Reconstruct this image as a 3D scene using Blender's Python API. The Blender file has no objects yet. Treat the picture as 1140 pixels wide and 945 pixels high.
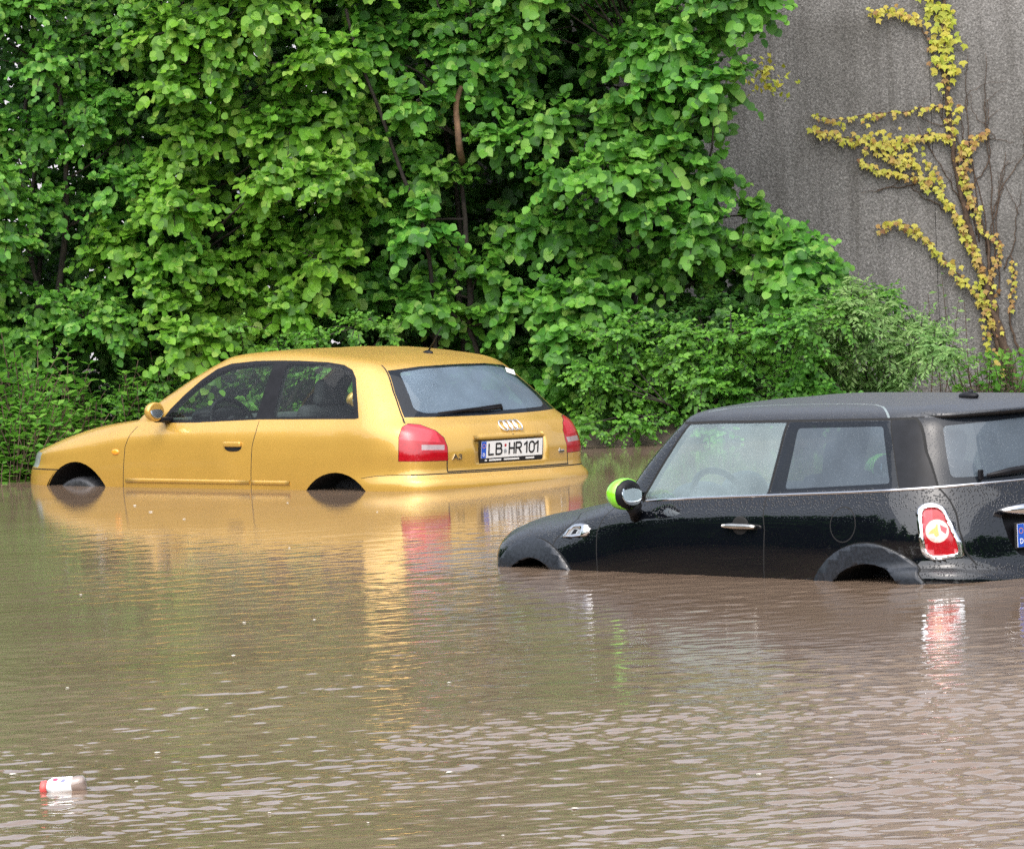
import bpy, bmesh, math, random
import numpy as np
from mathutils import Vector, Matrix

random.seed(7)
RNG = np.random.default_rng(11)
scene = bpy.context.scene
COL = scene.collection

# ------------------------------------------------------------------ camera
F_PX, W_PX, H_PX = 6700.0, 1140.0, 945.0
CAM_H = 2.3
PITCH, ROLL = 0.0498840, 0.043
fw = np.array([0, math.cos(PITCH), -math.sin(PITCH)])
rv = np.array([1.0, 0, 0]); uv = np.cross(rv, fw)
cr_, sr_ = math.cos(ROLL), math.sin(ROLL)
CR = cr_ * rv - sr_ * uv
CU = sr_ * rv + cr_ * uv
C0 = np.array([0, 0, CAM_H])

def at(px, py, dist):
    """world point seen at photo pixel (px, py) at the depth y = dist"""
    d = fw * F_PX + CR * (px - 570) - CU * (py - 472.5)
    return C0 + d * (dist / d[1])

def on_water(px, py, z=0.0):
    d = fw * F_PX + CR * (px - 570) - CU * (py - 472.5)
    return C0 + d * ((z - CAM_H) / d[2])

cam_d = bpy.data.cameras.new('camera')
cam = bpy.data.objects.new('camera', cam_d)
COL.objects.link(cam)
cam.matrix_world = Matrix(((CR[0], CU[0], -fw[0], C0[0]), (CR[1], CU[1], -fw[1], C0[1]), (CR[2], CU[2], -fw[2], C0[2]), (0, 0, 0, 1)))
cam_d.sensor_fit = 'HORIZONTAL'
cam_d.sensor_width = 36.0
cam_d.lens = F_PX / W_PX * 36.0
cam_d.clip_start = 1.0
cam_d.clip_end = 3000.0
scene.camera = cam

# ------------------------------------------------------------------ materials
def new_mat(name):
    m = bpy.data.materials.new(name); m.use_nodes = True
    nt = m.node_tree; nt.nodes.clear()
    out = nt.nodes.new('ShaderNodeOutputMaterial')
    return m, nt, out

def N(nt, kind, **kw):
    n = nt.nodes.new(kind)
    for k, v in kw.items():
        if k.startswith('i_'):
            n.inputs[k[2:].replace('_', ' ')].default_value = v
        else:
            setattr(n, k, v)
    return n

def rgba(c): return (c[0], c[1], c[2], 1.0)

def ramp(nt, fac, stops):
    r = nt.nodes.new('ShaderNodeValToRGB')
    el = r.color_ramp.elements
    while len(el) < len(stops): el.new(0.5)
    for e, (p, c) in zip(el, stops):
        e.position = p; e.color = rgba(c)
    nt.links.new(fac, r.inputs['Fac'])
    return r.outputs['Color']

def basic(name, color, rough=0.5, metal=0.0, coat=0.0, var=0.0, scale=20.0, bump=0.0, spec=0.5):
    """principled with a procedural noise in colour, roughness and relief"""
    m, nt, out = new_mat(name)
    p = N(nt, 'ShaderNodeBsdfPrincipled')
    p.inputs['Metallic'].default_value = metal
    p.inputs['Coat Weight'].default_value = coat
    p.inputs['Coat Roughness'].default_value = 0.06
    p.inputs['Specular IOR Level'].default_value = spec
    tc = N(nt, 'ShaderNodeTexCoord')
    nz = N(nt, 'ShaderNodeTexNoise'); nz.inputs['Scale'].default_value = scale; nz.inputs['Detail'].default_value = 5
    nt.links.new(tc.outputs['Object'], nz.inputs['Vector'])
    lo = [max(0, c * (1 - var)) for c in color]; hi = [min(1, c * (1 + var)) for c in color]
    nt.links.new(ramp(nt, nz.outputs['Fac'], [(0.3, lo), (0.7, hi)]), p.inputs['Base Color'])
    mr = N(nt, 'ShaderNodeMapRange'); mr.inputs['To Min'].default_value = max(0, rough - 0.05); mr.inputs['To Max'].default_value = min(1, rough + 0.05)
    nt.links.new(nz.outputs['Fac'], mr.inputs['Value']); nt.links.new(mr.outputs['Result'], p.inputs['Roughness'])
    if bump:
        b = N(nt, 'ShaderNodeBump'); b.inputs['Strength'].default_value = bump; b.inputs['Distance'].default_value = 0.01
        nt.links.new(nz.outputs['Fac'], b.inputs['Height']); nt.links.new(b.outputs['Normal'], p.inputs['Normal'])
    nt.links.new(p.outputs['BSDF'], out.inputs['Surface'])
    return m

def wet_paint(name, color, metal, rough, coat, drops, spec=0.5, scale=75.0, dist=0.006, cior=1.5, ctint=(1, 1, 1)):
    """car paint wet with rain: beads stand on faces that look up, thin film elsewhere"""
    m, nt, out = new_mat(name)
    p = N(nt, 'ShaderNodeBsdfPrincipled')
    p.inputs['Metallic'].default_value = metal
    p.inputs['Roughness'].default_value = rough
    p.inputs['Coat Weight'].default_value = coat
    p.inputs['Coat IOR'].default_value = cior
    p.inputs['Coat Roughness'].default_value = 0.04
    tc = N(nt, 'ShaderNodeTexCoord')
    vo = N(nt, 'ShaderNodeTexVoronoi'); vo.inputs['Scale'].default_value = scale; vo.inputs['Randomness'].default_value = 1.0; p.inputs['Specular IOR Level'].default_value = spec
    nt.links.new(tc.outputs['Object'], vo.inputs['Vector'])
    mr = N(nt, 'ShaderNodeMapRange', interpolation_type='SMOOTHSTEP')
    mr.inputs['From Min'].default_value = 0.12; mr.inputs['From Max'].default_value = 0.42
    mr.inputs['To Min'].default_value = 1.0; mr.inputs['To Max'].default_value = 0.0
    nt.links.new(vo.outputs['Distance'], mr.inputs['Value'])
    ge = N(nt, 'ShaderNodeNewGeometry'); sx = N(nt, 'ShaderNodeSeparateXYZ')
    nt.links.new(ge.outputs['Normal'], sx.inputs['Vector'])
    up = N(nt, 'ShaderNodeMapRange'); up.inputs['From Min'].default_value = 0.22; up.inputs['From Max'].default_value = 0.75
    up.inputs['To Min'].default_value = 0.03; up.inputs['To Max'].default_value = 1.0
    nt.links.new(sx.outputs['Z'], up.inputs['Value'])
    mu = N(nt, 'ShaderNodeMath', operation='MULTIPLY')
    nt.links.new(mr.outputs['Result'], mu.inputs[0]); nt.links.new(up.outputs['Result'], mu.inputs[1])
    b = N(nt, 'ShaderNodeBump'); b.inputs['Strength'].default_value = drops; b.inputs['Distance'].default_value = dist
    nt.links.new(mu.outputs['Value'], b.inputs['Height'])
    nt.links.new(b.outputs['Normal'], p.inputs['Coat Normal'])
    nz = N(nt, 'ShaderNodeTexNoise'); nz.inputs['Scale'].default_value = 3.0; nz.inputs['Detail'].default_value = 6
    nt.links.new(tc.outputs['Object'], nz.inputs['Vector'])
    lo = [c * 0.94 for c in color]; hi = [min(1, c * 1.06) for c in color]
    nt.links.new(ramp(nt, nz.outputs['Fac'], [(0.3, lo), (0.7, hi)]), p.inputs['Base Color'])
    # standing rain: beads too small to see singly spread the reflection on faces that look up
    flat = N(nt, 'ShaderNodeMapRange'); flat.inputs['From Min'].default_value = 0.55; flat.inputs['From Max'].default_value = 0.92
    nt.links.new(sx.outputs['Z'], flat.inputs['Value'])
    sp = N(nt, 'ShaderNodeMath', operation='MULTIPLY_ADD'); sp.inputs[1].default_value = 0.30; sp.inputs[2].default_value = 0.34
    nt.links.new(mr.outputs['Result'], sp.inputs[0])
    s2 = N(nt, 'ShaderNodeMath', operation='MULTIPLY_ADD'); s2.inputs[2].default_value = 0.03
    nt.links.new(sp.outputs[0], s2.inputs[0]); nt.links.new(flat.outputs['Result'], s2.inputs[1]); nt.links.new(s2.outputs[0], p.inputs['Coat Roughness'])
    if spec == 0.0:
        s3 = N(nt, 'ShaderNodeMath', operation='MULTIPLY'); s3.inputs[1].default_value = 0.7
        nt.links.new(flat.outputs['Result'], s3.inputs[0]); nt.links.new(s3.outputs[0], p.inputs['Specular IOR Level'])
        p.inputs['Roughness'].default_value = 0.5
    b2 = N(nt, 'ShaderNodeBump'); b2.inputs['Strength'].default_value = drops * 0.35; b2.inputs['Distance'].default_value = 0.003
    nt.links.new(mu.outputs['Value'], b2.inputs['Height']); nt.links.new(b2.outputs['Normal'], p.inputs['Normal'])
    nt.links.new(p.outputs['BSDF'], out.inputs['Surface'])
    return m

def wet_glass(name, tint, ior=1.5, mist_sheen=0.15, mist_sheen_col=(.75, .8, .82), drops=0.25):
    """thin window pane: clear tinted sheet + sky reflection + patchy film (condensation, painted sky haze) and rain beads"""
    m, nt, out = new_mat(name)
    tc = N(nt, 'ShaderNodeTexCoord')
    vo = N(nt, 'ShaderNodeTexVoronoi'); vo.inputs['Scale'].default_value = 120.0
    nt.links.new(tc.outputs['Object'], vo.inputs['Vector'])
    mr = N(nt, 'ShaderNodeMapRange', interpolation_type='SMOOTHSTEP')
    mr.inputs['From Min'].default_value = 0.1; mr.inputs['From Max'].default_value = 0.35
    mr.inputs['To Min'].default_value = 1.0; mr.inputs['To Max'].default_value = 0.0
    nt.links.new(vo.outputs['Distance'], mr.inputs['Value'])
    b = N(nt, 'ShaderNodeBump'); b.inputs['Strength'].default_value = drops; b.inputs['Distance'].default_value = 0.003
    nt.links.new(mr.outputs['Result'], b.inputs['Height'])
    tr = N(nt, 'ShaderNodeBsdfTransparent'); tr.inputs['Color'].default_value = rgba(tint)
    gl = N(nt, 'ShaderNodeBsdfGlossy'); gl.inputs['Roughness'].default_value = 0.03
    nt.links.new(b.outputs['Normal'], gl.inputs['Normal'])
    # Schlick reflectance of a thin sheet, the same from both sides
    f0 = ((ior - 1) / (ior + 1)) ** 2
    ge = N(nt, 'ShaderNodeNewGeometry'); dt = N(nt, 'ShaderNodeVectorMath', operation='DOT_PRODUCT')
    nt.links.new(ge.outputs['Incoming'], dt.inputs[0]); nt.links.new(b.outputs['Normal'], dt.inputs[1])
    ab = N(nt, 'ShaderNodeMath', operation='ABSOLUTE'); nt.links.new(dt.outputs['Value'], ab.inputs[0])
    om = N(nt, 'ShaderNodeMath', operation='SUBTRACT', use_clamp=True); om.inputs[0].default_value = 1.0; nt.links.new(ab.outputs[0], om.inputs[1])
    pw = N(nt, 'ShaderNodeMath', operation='POWER'); pw.inputs[1].default_value = 5.0; nt.links.new(om.outputs[0], pw.inputs[0])
    fr = N(nt, 'ShaderNodeMath', operation='MULTIPLY_ADD'); fr.inputs[1].default_value = 1 - f0; fr.inputs[2].default_value = f0; nt.links.new(pw.outputs[0], fr.inputs[0])
    di = N(nt, 'ShaderNodeBsdfDiffuse'); di.inputs['Color'].default_value = rgba(mist_sheen_col)
    tl = N(nt, 'ShaderNodeBsdfTranslucent'); tl.inputs['Color'].default_value = rgba(mist_sheen_col)
    df = N(nt, 'ShaderNodeMixShader'); df.inputs[0].default_value = 0.4
    nt.links.new(di.outputs[0], df.inputs[1]); nt.links.new(tl.outputs[0], df.inputs[2])
    nz = N(nt, 'ShaderNodeTexNoise'); nz.inputs['Scale'].default_value = 4.0; nz.inputs['Detail'].default_value = 4
    nt.links.new(tc.outputs['Object'], nz.inputs['Vector'])
    fo = N(nt, 'ShaderNodeMapRange'); fo.inputs['From Min'].default_value = 0.3; fo.inputs['From Max'].default_value = 0.75
    fo.inputs['To Min'].default_value = mist_sheen * 0.75; fo.inputs['To Max'].default_value = mist_sheen * 1.25
    nt.links.new(nz.outputs['Fac'], fo.inputs['Value'])
    ma = N(nt, 'ShaderNodeMath', operation='MULTIPLY_ADD'); ma.inputs[1].default_value = mist_sheen * 0.4
    nt.links.new(mr.outputs['Result'], ma.inputs[0]); nt.links.new(fo.outputs['Result'], ma.inputs[2])
    m1 = N(nt, 'ShaderNodeMixShader'); nt.links.new(ma.outputs[0], m1.inputs[0])
    nt.links.new(tr.outputs[0], m1.inputs[1]); nt.links.new(df.outputs[0], m1.inputs[2])
    m2 = N(nt, 'ShaderNodeMixShader'); nt.links.new(fr.outputs[0], m2.inputs[0])
    nt.links.new(m1.outputs[0], m2.inputs[1]); nt.links.new(gl.outputs[0], m2.inputs[2])
    nt.links.new(m2.outputs[0], out.inputs['Surface'])
    return m

def leaf_mat(name, stops, gloss=0.5, trans=0.42, tcol=(.17, .44, .05)):
    """foliage: every leaf takes its own tint, light comes through the blade"""
    m, nt, out = new_mat(name)
    ge = N(nt, 'ShaderNodeNewGeometry')
    col = ramp(nt, ge.outputs['Random Per Island'], stops)
    tc = N(nt, 'ShaderNodeTexCoord')
    nz = N(nt, 'ShaderNodeTexNoise'); nz.inputs['Scale'].default_value = 1.3; nz.inputs['Detail'].default_value = 3
    nt.links.new(tc.outputs['Object'], nz.inputs['Vector'])
    hs = N(nt, 'ShaderNodeHueSaturation')
    mr = N(nt, 'ShaderNodeMapRange'); mr.inputs['From Min'].default_value = .3; mr.inputs['From Max'].default_value = .7
    mr.inputs['To Min'].default_value = 0.49; mr.inputs['To Max'].default_value = 0.51
    nt.links.new(nz.outputs['Fac'], mr.inputs['Value']); nt.links.new(mr.outputs['Result'], hs.inputs['Hue'])
    nt.links.new(col, hs.inputs['Color'])
    p = N(nt, 'ShaderNodeBsdfPrincipled'); p.inputs['Roughness'].default_value = gloss
    p.inputs['Specular IOR Level'].default_value = 0.38
    nt.links.new(hs.outputs['Color'], p.inputs['Base Color'])
    t = N(nt, 'ShaderNodeBsdfTranslucent')
    mx = N(nt, 'ShaderNodeMix', data_type='RGBA', blend_type='MIX'); mx.inputs[0].default_value = 0.5
    nt.links.new(hs.outputs['Color'], mx.inputs[6]); mx.inputs[7].default_value = rgba(tcol)
    nt.links.new(mx.outputs[2], t.inputs['Color'])
    s = N(nt, 'ShaderNodeMixShader'); s.inputs[0].default_value = trans
    nt.links.new(p.outputs[0], s.inputs[1]); nt.links.new(t.outputs[0], s.inputs[2])
    nt.links.new(s.outputs[0], out.inputs['Surface'])
    return m

GOLD = (.565, .338, .066)
M = {}
M['gold'] = wet_paint('gold_paint', GOLD, 0.35, 0.33, 0.9, 0.55)
M['black'] = wet_paint('black_paint', (.003, .0038, .006), 0.0, 0.3, 1.0, 1.0, 0.0, 85.0, 0.006, 1.65)
M['rubber'] = basic('black_rubber', (.008, .008, .010), 0.40, var=.3, spec=.2)
M['seam'] = basic('dark_gap', (.004, .004, .004), 0.8, var=.3)
M['blackgloss'] = wet_glass('printed_glass_border', (.02, .02, .022), 1.52, 0.07, (.22, .28, .38), 0.2)  # blue-grey film paints the reflected sky onto the border
M['clear'] = wet_glass('clear_window', (.86, .94, .90), 1.45, 0.012)
M['rear'] = wet_glass('wet_rear_window', (.45, .52, .52), 1.75, 0.36, (.42, .57, .72), 0.3)  # pale blue film colour paints in the sky's sheen
M['fogged'] = wet_glass('misted_window', (.70, .84, .88), 1.95, 0.27, (.74, .96, 1.0), 0.3)
M['privacy'] = wet_glass('tinted_window', (.25, .28, .30), 1.7, 0.30, (.32, .41, .50), 0.3)
M['chrome'] = basic('chrome', (.80, .80, .82), 0.12, metal=1.0, var=.04)
M['chrome_dull'] = basic('satin_chrome', (.62, .60, .56), 0.25, metal=1.0, var=.08)
M['gutter'] = basic('grey_roof_seal', (.20, .24, .24), 0.3, var=.1)
M['plastic'] = basic('grey_plastic_cladding', (.018, .022, .029), 0.36, var=.35, scale=60, bump=.05, spec=.4)
M['trim'] = basic('dark_interior_cloth', (.018, .019, .021), 0.85, var=.35, scale=40)
M['seat'] = basic('grey_seat_cloth', (.035, .037, .042), 0.9, var=.3, scale=60)
M['dash'] = basic('dashboard_vinyl', (.05, .055, .06), 0.5, var=.25, scale=80)
M['tyre'] = basic('wet_tyre', (.028, .029, .032), 0.35, var=.4, scale=50, bump=.2)
M['rim'] = basic('alloy_rim', (.5, .5, .52), 0.3, metal=.9, var=.1)
M['red'] = basic('red_lens', (.34, .003, .009), 0.18, coat=0.3, var=.15, scale=60)
M['pinkred'] = basic('pale_red', (.46, .025, .040), 0.16, coat=.5, var=.15, scale=60)
M['smoke'] = basic('grey_lens', (.30, .22, .22), 0.16, coat=1.0, var=.15, scale=60)
M['whitelens'] = basic('white_lens', (.72, .44, .38), 0.12, coat=1.0, var=.15, scale=90)
M['amber'] = basic('amber_lens', (.85, .32, .02), 0.15, coat=1.0, var=.1, scale=60)
M['hlens'] = basic('headlamp_lens', (.30, .32, .34), 0.12, coat=1.0, var=.2, scale=30)
M['pillar'] = basic('gloss_black_pillar', (.010, .011, .014), 0.10, var=.2, spec=.16)
M['white'] = basic('plate_white', (.78, .78, .76), 0.35, var=.03)
M['blue'] = basic('plate_blue', (.02, .10, .52), 0.35, var=.05)
M['ink'] = basic('plate_black', (.01, .01, .012), 0.5, var=.1)
M['green'] = basic('green_mirror_paint', (.22, .70, .02), 0.25, coat=1.0, var=.05)
M['mirror'] = basic('mirror_glass', (.55, .62, .66), 0.05, metal=1.0, var=.03)
M['bark'] = basic('bark', (.036, .029, .023), 0.9, var=.5, scale=14, bump=.6)
M['twig'] = basic('vine_stem', (.085, .055, .036), 0.9, var=.5, scale=30, bump=.5)
M['deadwood'] = basic('dead_wood', (.16, .095, .055), 0.9, var=.5, scale=12, bump=.6)

# ------------------------------------------------------------------ object helpers
def tag(o, label=None, cat=None, group=None, kind=None):
    if label: o['label'] = label
    if cat: o['category'] = cat
    if group: o['group'] = group
    if kind: o['kind'] = kind
    return o

def empty(name, mat=None):
    o = bpy.data.objects.new(name, None); COL.objects.link(o)
    o.empty_display_size = 0.1
    if mat is not None: o.matrix_world = mat
    return o

def mesh_obj(name, V, Fc, mats, parent=None, fm=None, smooth=True, normals=None):
    me = bpy.data.meshes.new(name)
    me.from_pydata([tuple(map(float, v)) for v in V], [], [list(map(int, f)) for f in Fc])
    if not isinstance(mats, (list, tuple)): mats = [mats]
    for m in mats: me.materials.append(m)
    if fm is not None: me.polygons.foreach_set('material_index', list(map(int, fm)))
    if smooth is True: me.polygons.foreach_set('use_smooth', [True] * len(me.polygons))
    elif smooth is not False: me.polygons.foreach_set('use_smooth', list(smooth))
    me.update()
    if normals is not None:
        me.normals_split_custom_set_from_vertices([tuple(map(float, n)) for n in normals])
    o = bpy.data.objects.new(name, me); COL.objects.link(o)
    if parent is not None: o.parent = parent
    return o

class MB:
    """collects shapes into one mesh with several materials"""
    def __init__(s): s.V = []; s.F = []; s.M = []; s.S = []; s.mats = []
    def mi(s, m):
        if m not in s.mats: s.mats.append(m)
        return s.mats.index(m)
    def add(s, V, Fc, m, smooth=True):
        o = len(s.V); s.V += [tuple(v) for v in V]
        for f in Fc:
            s.F.append([o + i for i in f]); s.M.append(s.mi(m)); s.S.append(smooth)
    def obj(s, name, parent=None):
        return mesh_obj(name, s.V, s.F, s.mats, parent, s.M, s.S)
    def box(s, c, size, m, bev=0.0, rot=None):
        bm = bmesh.new(); bmesh.ops.create_cube(bm, size=1.0)
        bmesh.ops.scale(bm, vec=Vector(size), verts=bm.verts)
        if bev: bmesh.ops.bevel(bm, geom=bm.edges[:], offset=bev, segments=3, affect='EDGES', profile=0.5)
        if rot is not None: bmesh.ops.rotate(bm, cent=(0, 0, 0), matrix=rot, verts=bm.verts)
        bmesh.ops.translate(bm, vec=Vector(c), verts=bm.verts)
        s.bm(bm, m, smooth=False)
    def bm(s, bm, m, smooth=True):
        bm.verts.index_update()
        s.add([v.co[:] for v in bm.verts], [[v.index for v in f.verts] for f in bm.faces], m, smooth); bm.free()
    def tube(s, pts, r, m, n=8, cap=True):
        V, Fc = tube(pts, r, n, cap); s.add(V, Fc, m)
    def ball(s, c, rad, m, seg=24, rings=14, rot=None, fn=None):
        V = []; Fc = []
        for i in range(rings + 1):
            a = math.pi * i / rings
            for j in range(seg):
                b = 2 * math.pi * j / seg
                v = np.array([math.sin(a) * math.cos(b), math.sin(a) * math.sin(b), math.cos(a)])
                if fn: v = fn(v)
                v = v * np.array(rad)
                if rot is not None: v = np.array(rot @ Vector(v))
                V.append(tuple(v + np.array(c)))
        for i in range(rings):
            for j in range(seg):
                Fc.append([i * seg + j, (i + 1) * seg + j, (i + 1) * seg + (j + 1) % seg, i * seg + (j + 1) % seg])
        s.add(V, Fc, m)

def tube(pts, r, n=8, cap=True):
    P = np.array(pts, float); k = len(P)
    R = np.full(k, r) if np.isscalar(r) else np.array(r, float)
    T = np.gradient(P, axis=0); T /= np.maximum(np.linalg.norm(T, axis=1), 1e-9)[:, None]
    ref = np.array([0, 0, 1.0]) if abs(T[0][2]) < 0.9 else np.array([0, 1.0, 0])
    u = np.cross(T[0], ref); u /= np.linalg.norm(u)
    V = []
    for i in range(k):
        u = u - T[i] * (u @ T[i]); u /= max(np.linalg.norm(u), 1e-9)
        w = np.cross(T[i], u)
        for j in range(n):
            a = 2 * math.pi * j / n
            V.append(tuple(P[i] + R[i] * (math.cos(a) * u + math.sin(a) * w)))
    Fc = [[i * n + j, i * n + (j + 1) % n, (i + 1) * n + (j + 1) % n, (i + 1) * n + j] for i in range(k - 1) for j in range(n)]
    if cap:
        Fc.append(list(range(n))[::-1]); Fc.append(list(range((k - 1) * n, k * n)))
    return V, Fc

def smooth2(pts, n=4, closed=True):
    P = np.array(pts, float)
    if closed:
        k = len(P); P2 = np.vstack([P[-2:], P, P[:3]])
        o = cr(np.c_[P2, np.zeros(len(P2))], n)[:, :2]
        return [tuple(p) for p in o[2 * n:2 * n + k * n]]
    return [tuple(p) for p in cr(np.c_[P, np.zeros(len(P))], n)[:, :2]]

def rounded(pts, rad, n=4):
    """polygon with its corners rounded"""
    P = [np.array(p, float) for p in pts]; out = []
    for i, p in enumerate(P):
        a = P[i - 1] - p; b = P[(i + 1) % len(P)] - p
        la, lb = np.linalg.norm(a), np.linalg.norm(b)
        r = min(rad, la * .45, lb * .45)
        p0 = p + a / la * r; p1 = p + b / lb * r
        for k in range(n + 1):
            t = k / n
            out.append(tuple((1 - t) ** 2 * p0 + 2 * t * (1 - t) * p + t * t * p1))
    return out

# ------------------------------------------------------------------ car shells: control cages lofted into smooth skins
def cr(P, n, ends=True):
    """Catmull-Rom (centripetal-ish via chord params) through rows of P (k,3), n samples per span -> ((k-1)*n+1,3)"""
    P=np.asarray(P,float); k=len(P)
    d=np.maximum(np.linalg.norm(np.diff(P,axis=0),axis=1),1e-5)**0.75
    t=np.concatenate([[0],np.cumsum(d)])
    m=np.zeros_like(P)
    for i in range(k):
        if i==0: m[i]=(P[1]-P[0])/d[0]
        elif i==k-1: m[i]=(P[-1]-P[-2])/d[-1]
        else:
            m[i]=((P[i]-P[i-1])/d[i-1]*d[i]+(P[i+1]-P[i])/d[i]*d[i-1])/(d[i]+d[i-1])
    if k>2:
        m[0]=1.5*(P[1]-P[0])/d[0]-.5*m[1]; m[-1]=1.5*(P[-1]-P[-2])/d[-1]-.5*m[-2]
    out=[]
    for i in range(k-1):
        for q in range(n):
            s=q/n; h=d[i]
            out.append((2*s**3-3*s**2+1)*P[i]+(s**3-2*s**2+s)*h*m[i]+(-2*s**3+3*s**2)*P[i+1]+(s**3-s**2)*h*m[i+1])
    out.append(P[-1]); return np.array(out)
def row_cr(row, n, mir0, mir1):
    row=np.asarray(row,float); P=row; a=0;b=0
    if mir0: P=np.vstack([row[1]*[1,-1,1],P]); a=1
    if mir1: P=np.vstack([P,row[-2]*[1,-1,1]]); b=1
    o=cr(P,n); 
    if a: o=o[n:]
    if b: o=o[:-n]
    return o
def car_shell(low, up, hood, wind, A, NC=8, NR=6):
    """low: list of columns, each 7 pts (rows 0..6); up: columns A.. each 5 pts (rows 7..11); hood: columns 0..A of 2 pts; wind: 2 columns of 6 pts (rows 6..11)"""
    nc=len(low); low=np.array(low,float); up=np.array(up,float); hood=np.array(hood,float); wind=np.array(wind,float)
    R6=6*NR
    L=[];U=[];Hd=[]
    for i in range(nc):
        if i<A:
            c=cr(np.vstack([low[i],hood[i]]),NR); L.append(c[:R6+1]); Hd.append(c[R6:])
        else:
            c=cr(np.vstack([low[i],up[i-A]]),NR); L.append(c[:R6+1]); U.append(c[R6:])
            if i==A: Hd.append(cr(np.vstack([low[i][6],hood[i]]),NR))
    W=[cr(w,NR) for w in wind]
    L=np.array(L);U=np.array(U);Hd=np.array(Hd);W=np.array(W)
    Lg=np.array([row_cr(L[:,j],NC,True,True) for j in range(L.shape[1])]).transpose(1,0,2)
    Uc=np.concatenate([W,U]); 
    Ug=np.array([row_cr(Uc[:,j],NC,True,True) for j in range(Uc.shape[1])]).transpose(1,0,2)
    Ug[2*NC:,0]=Lg[A*NC:,-1]
    Hg=np.array([row_cr(Hd[:,j],NC,True,False) for j in range(Hd.shape[1])]).transpose(1,0,2)
    Hg[:,0]=Lg[:A*NC+1,-1]
    Hg[:,-1,1]=0; Ug[:,-1,1]=0
    for g in (Lg,Ug,Hg): g[0,:,1]=0
    Lg[-1,:,1]=0;Ug[-1,:,1]=0
    # cowl shared: hood last column rows -> wind base row reversed
    cow=Hg[-1]; k=len(cow)
    # resample cowl curve of the hood onto the wind base row
    base=Ug[:2*NC+1,0]; 
    tt=np.linspace(0,1,k); bt=np.linspace(1,0,2*NC+1)
    Ug[:2*NC+1,0]=np.array([[np.interp(b,tt,cow[:,q]) for q in range(3)] for b in bt])
    V=[];F=[];TG=[]
    for gi,g in enumerate((Lg,Ug,Hg)):
        o=len(V); a,b=g.shape[:2]; V+=[tuple(p) for p in g.reshape(-1,3)]
        for i in range(a-1):
            for j in range(b-1):
                q=[o+i*b+j,o+i*b+j+1,o+(i+1)*b+j+1,o+(i+1)*b+j]
                F.append(q); TG.append((gi,i,j))
    return V,F,TG,Lg,Ug,Hg

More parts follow.
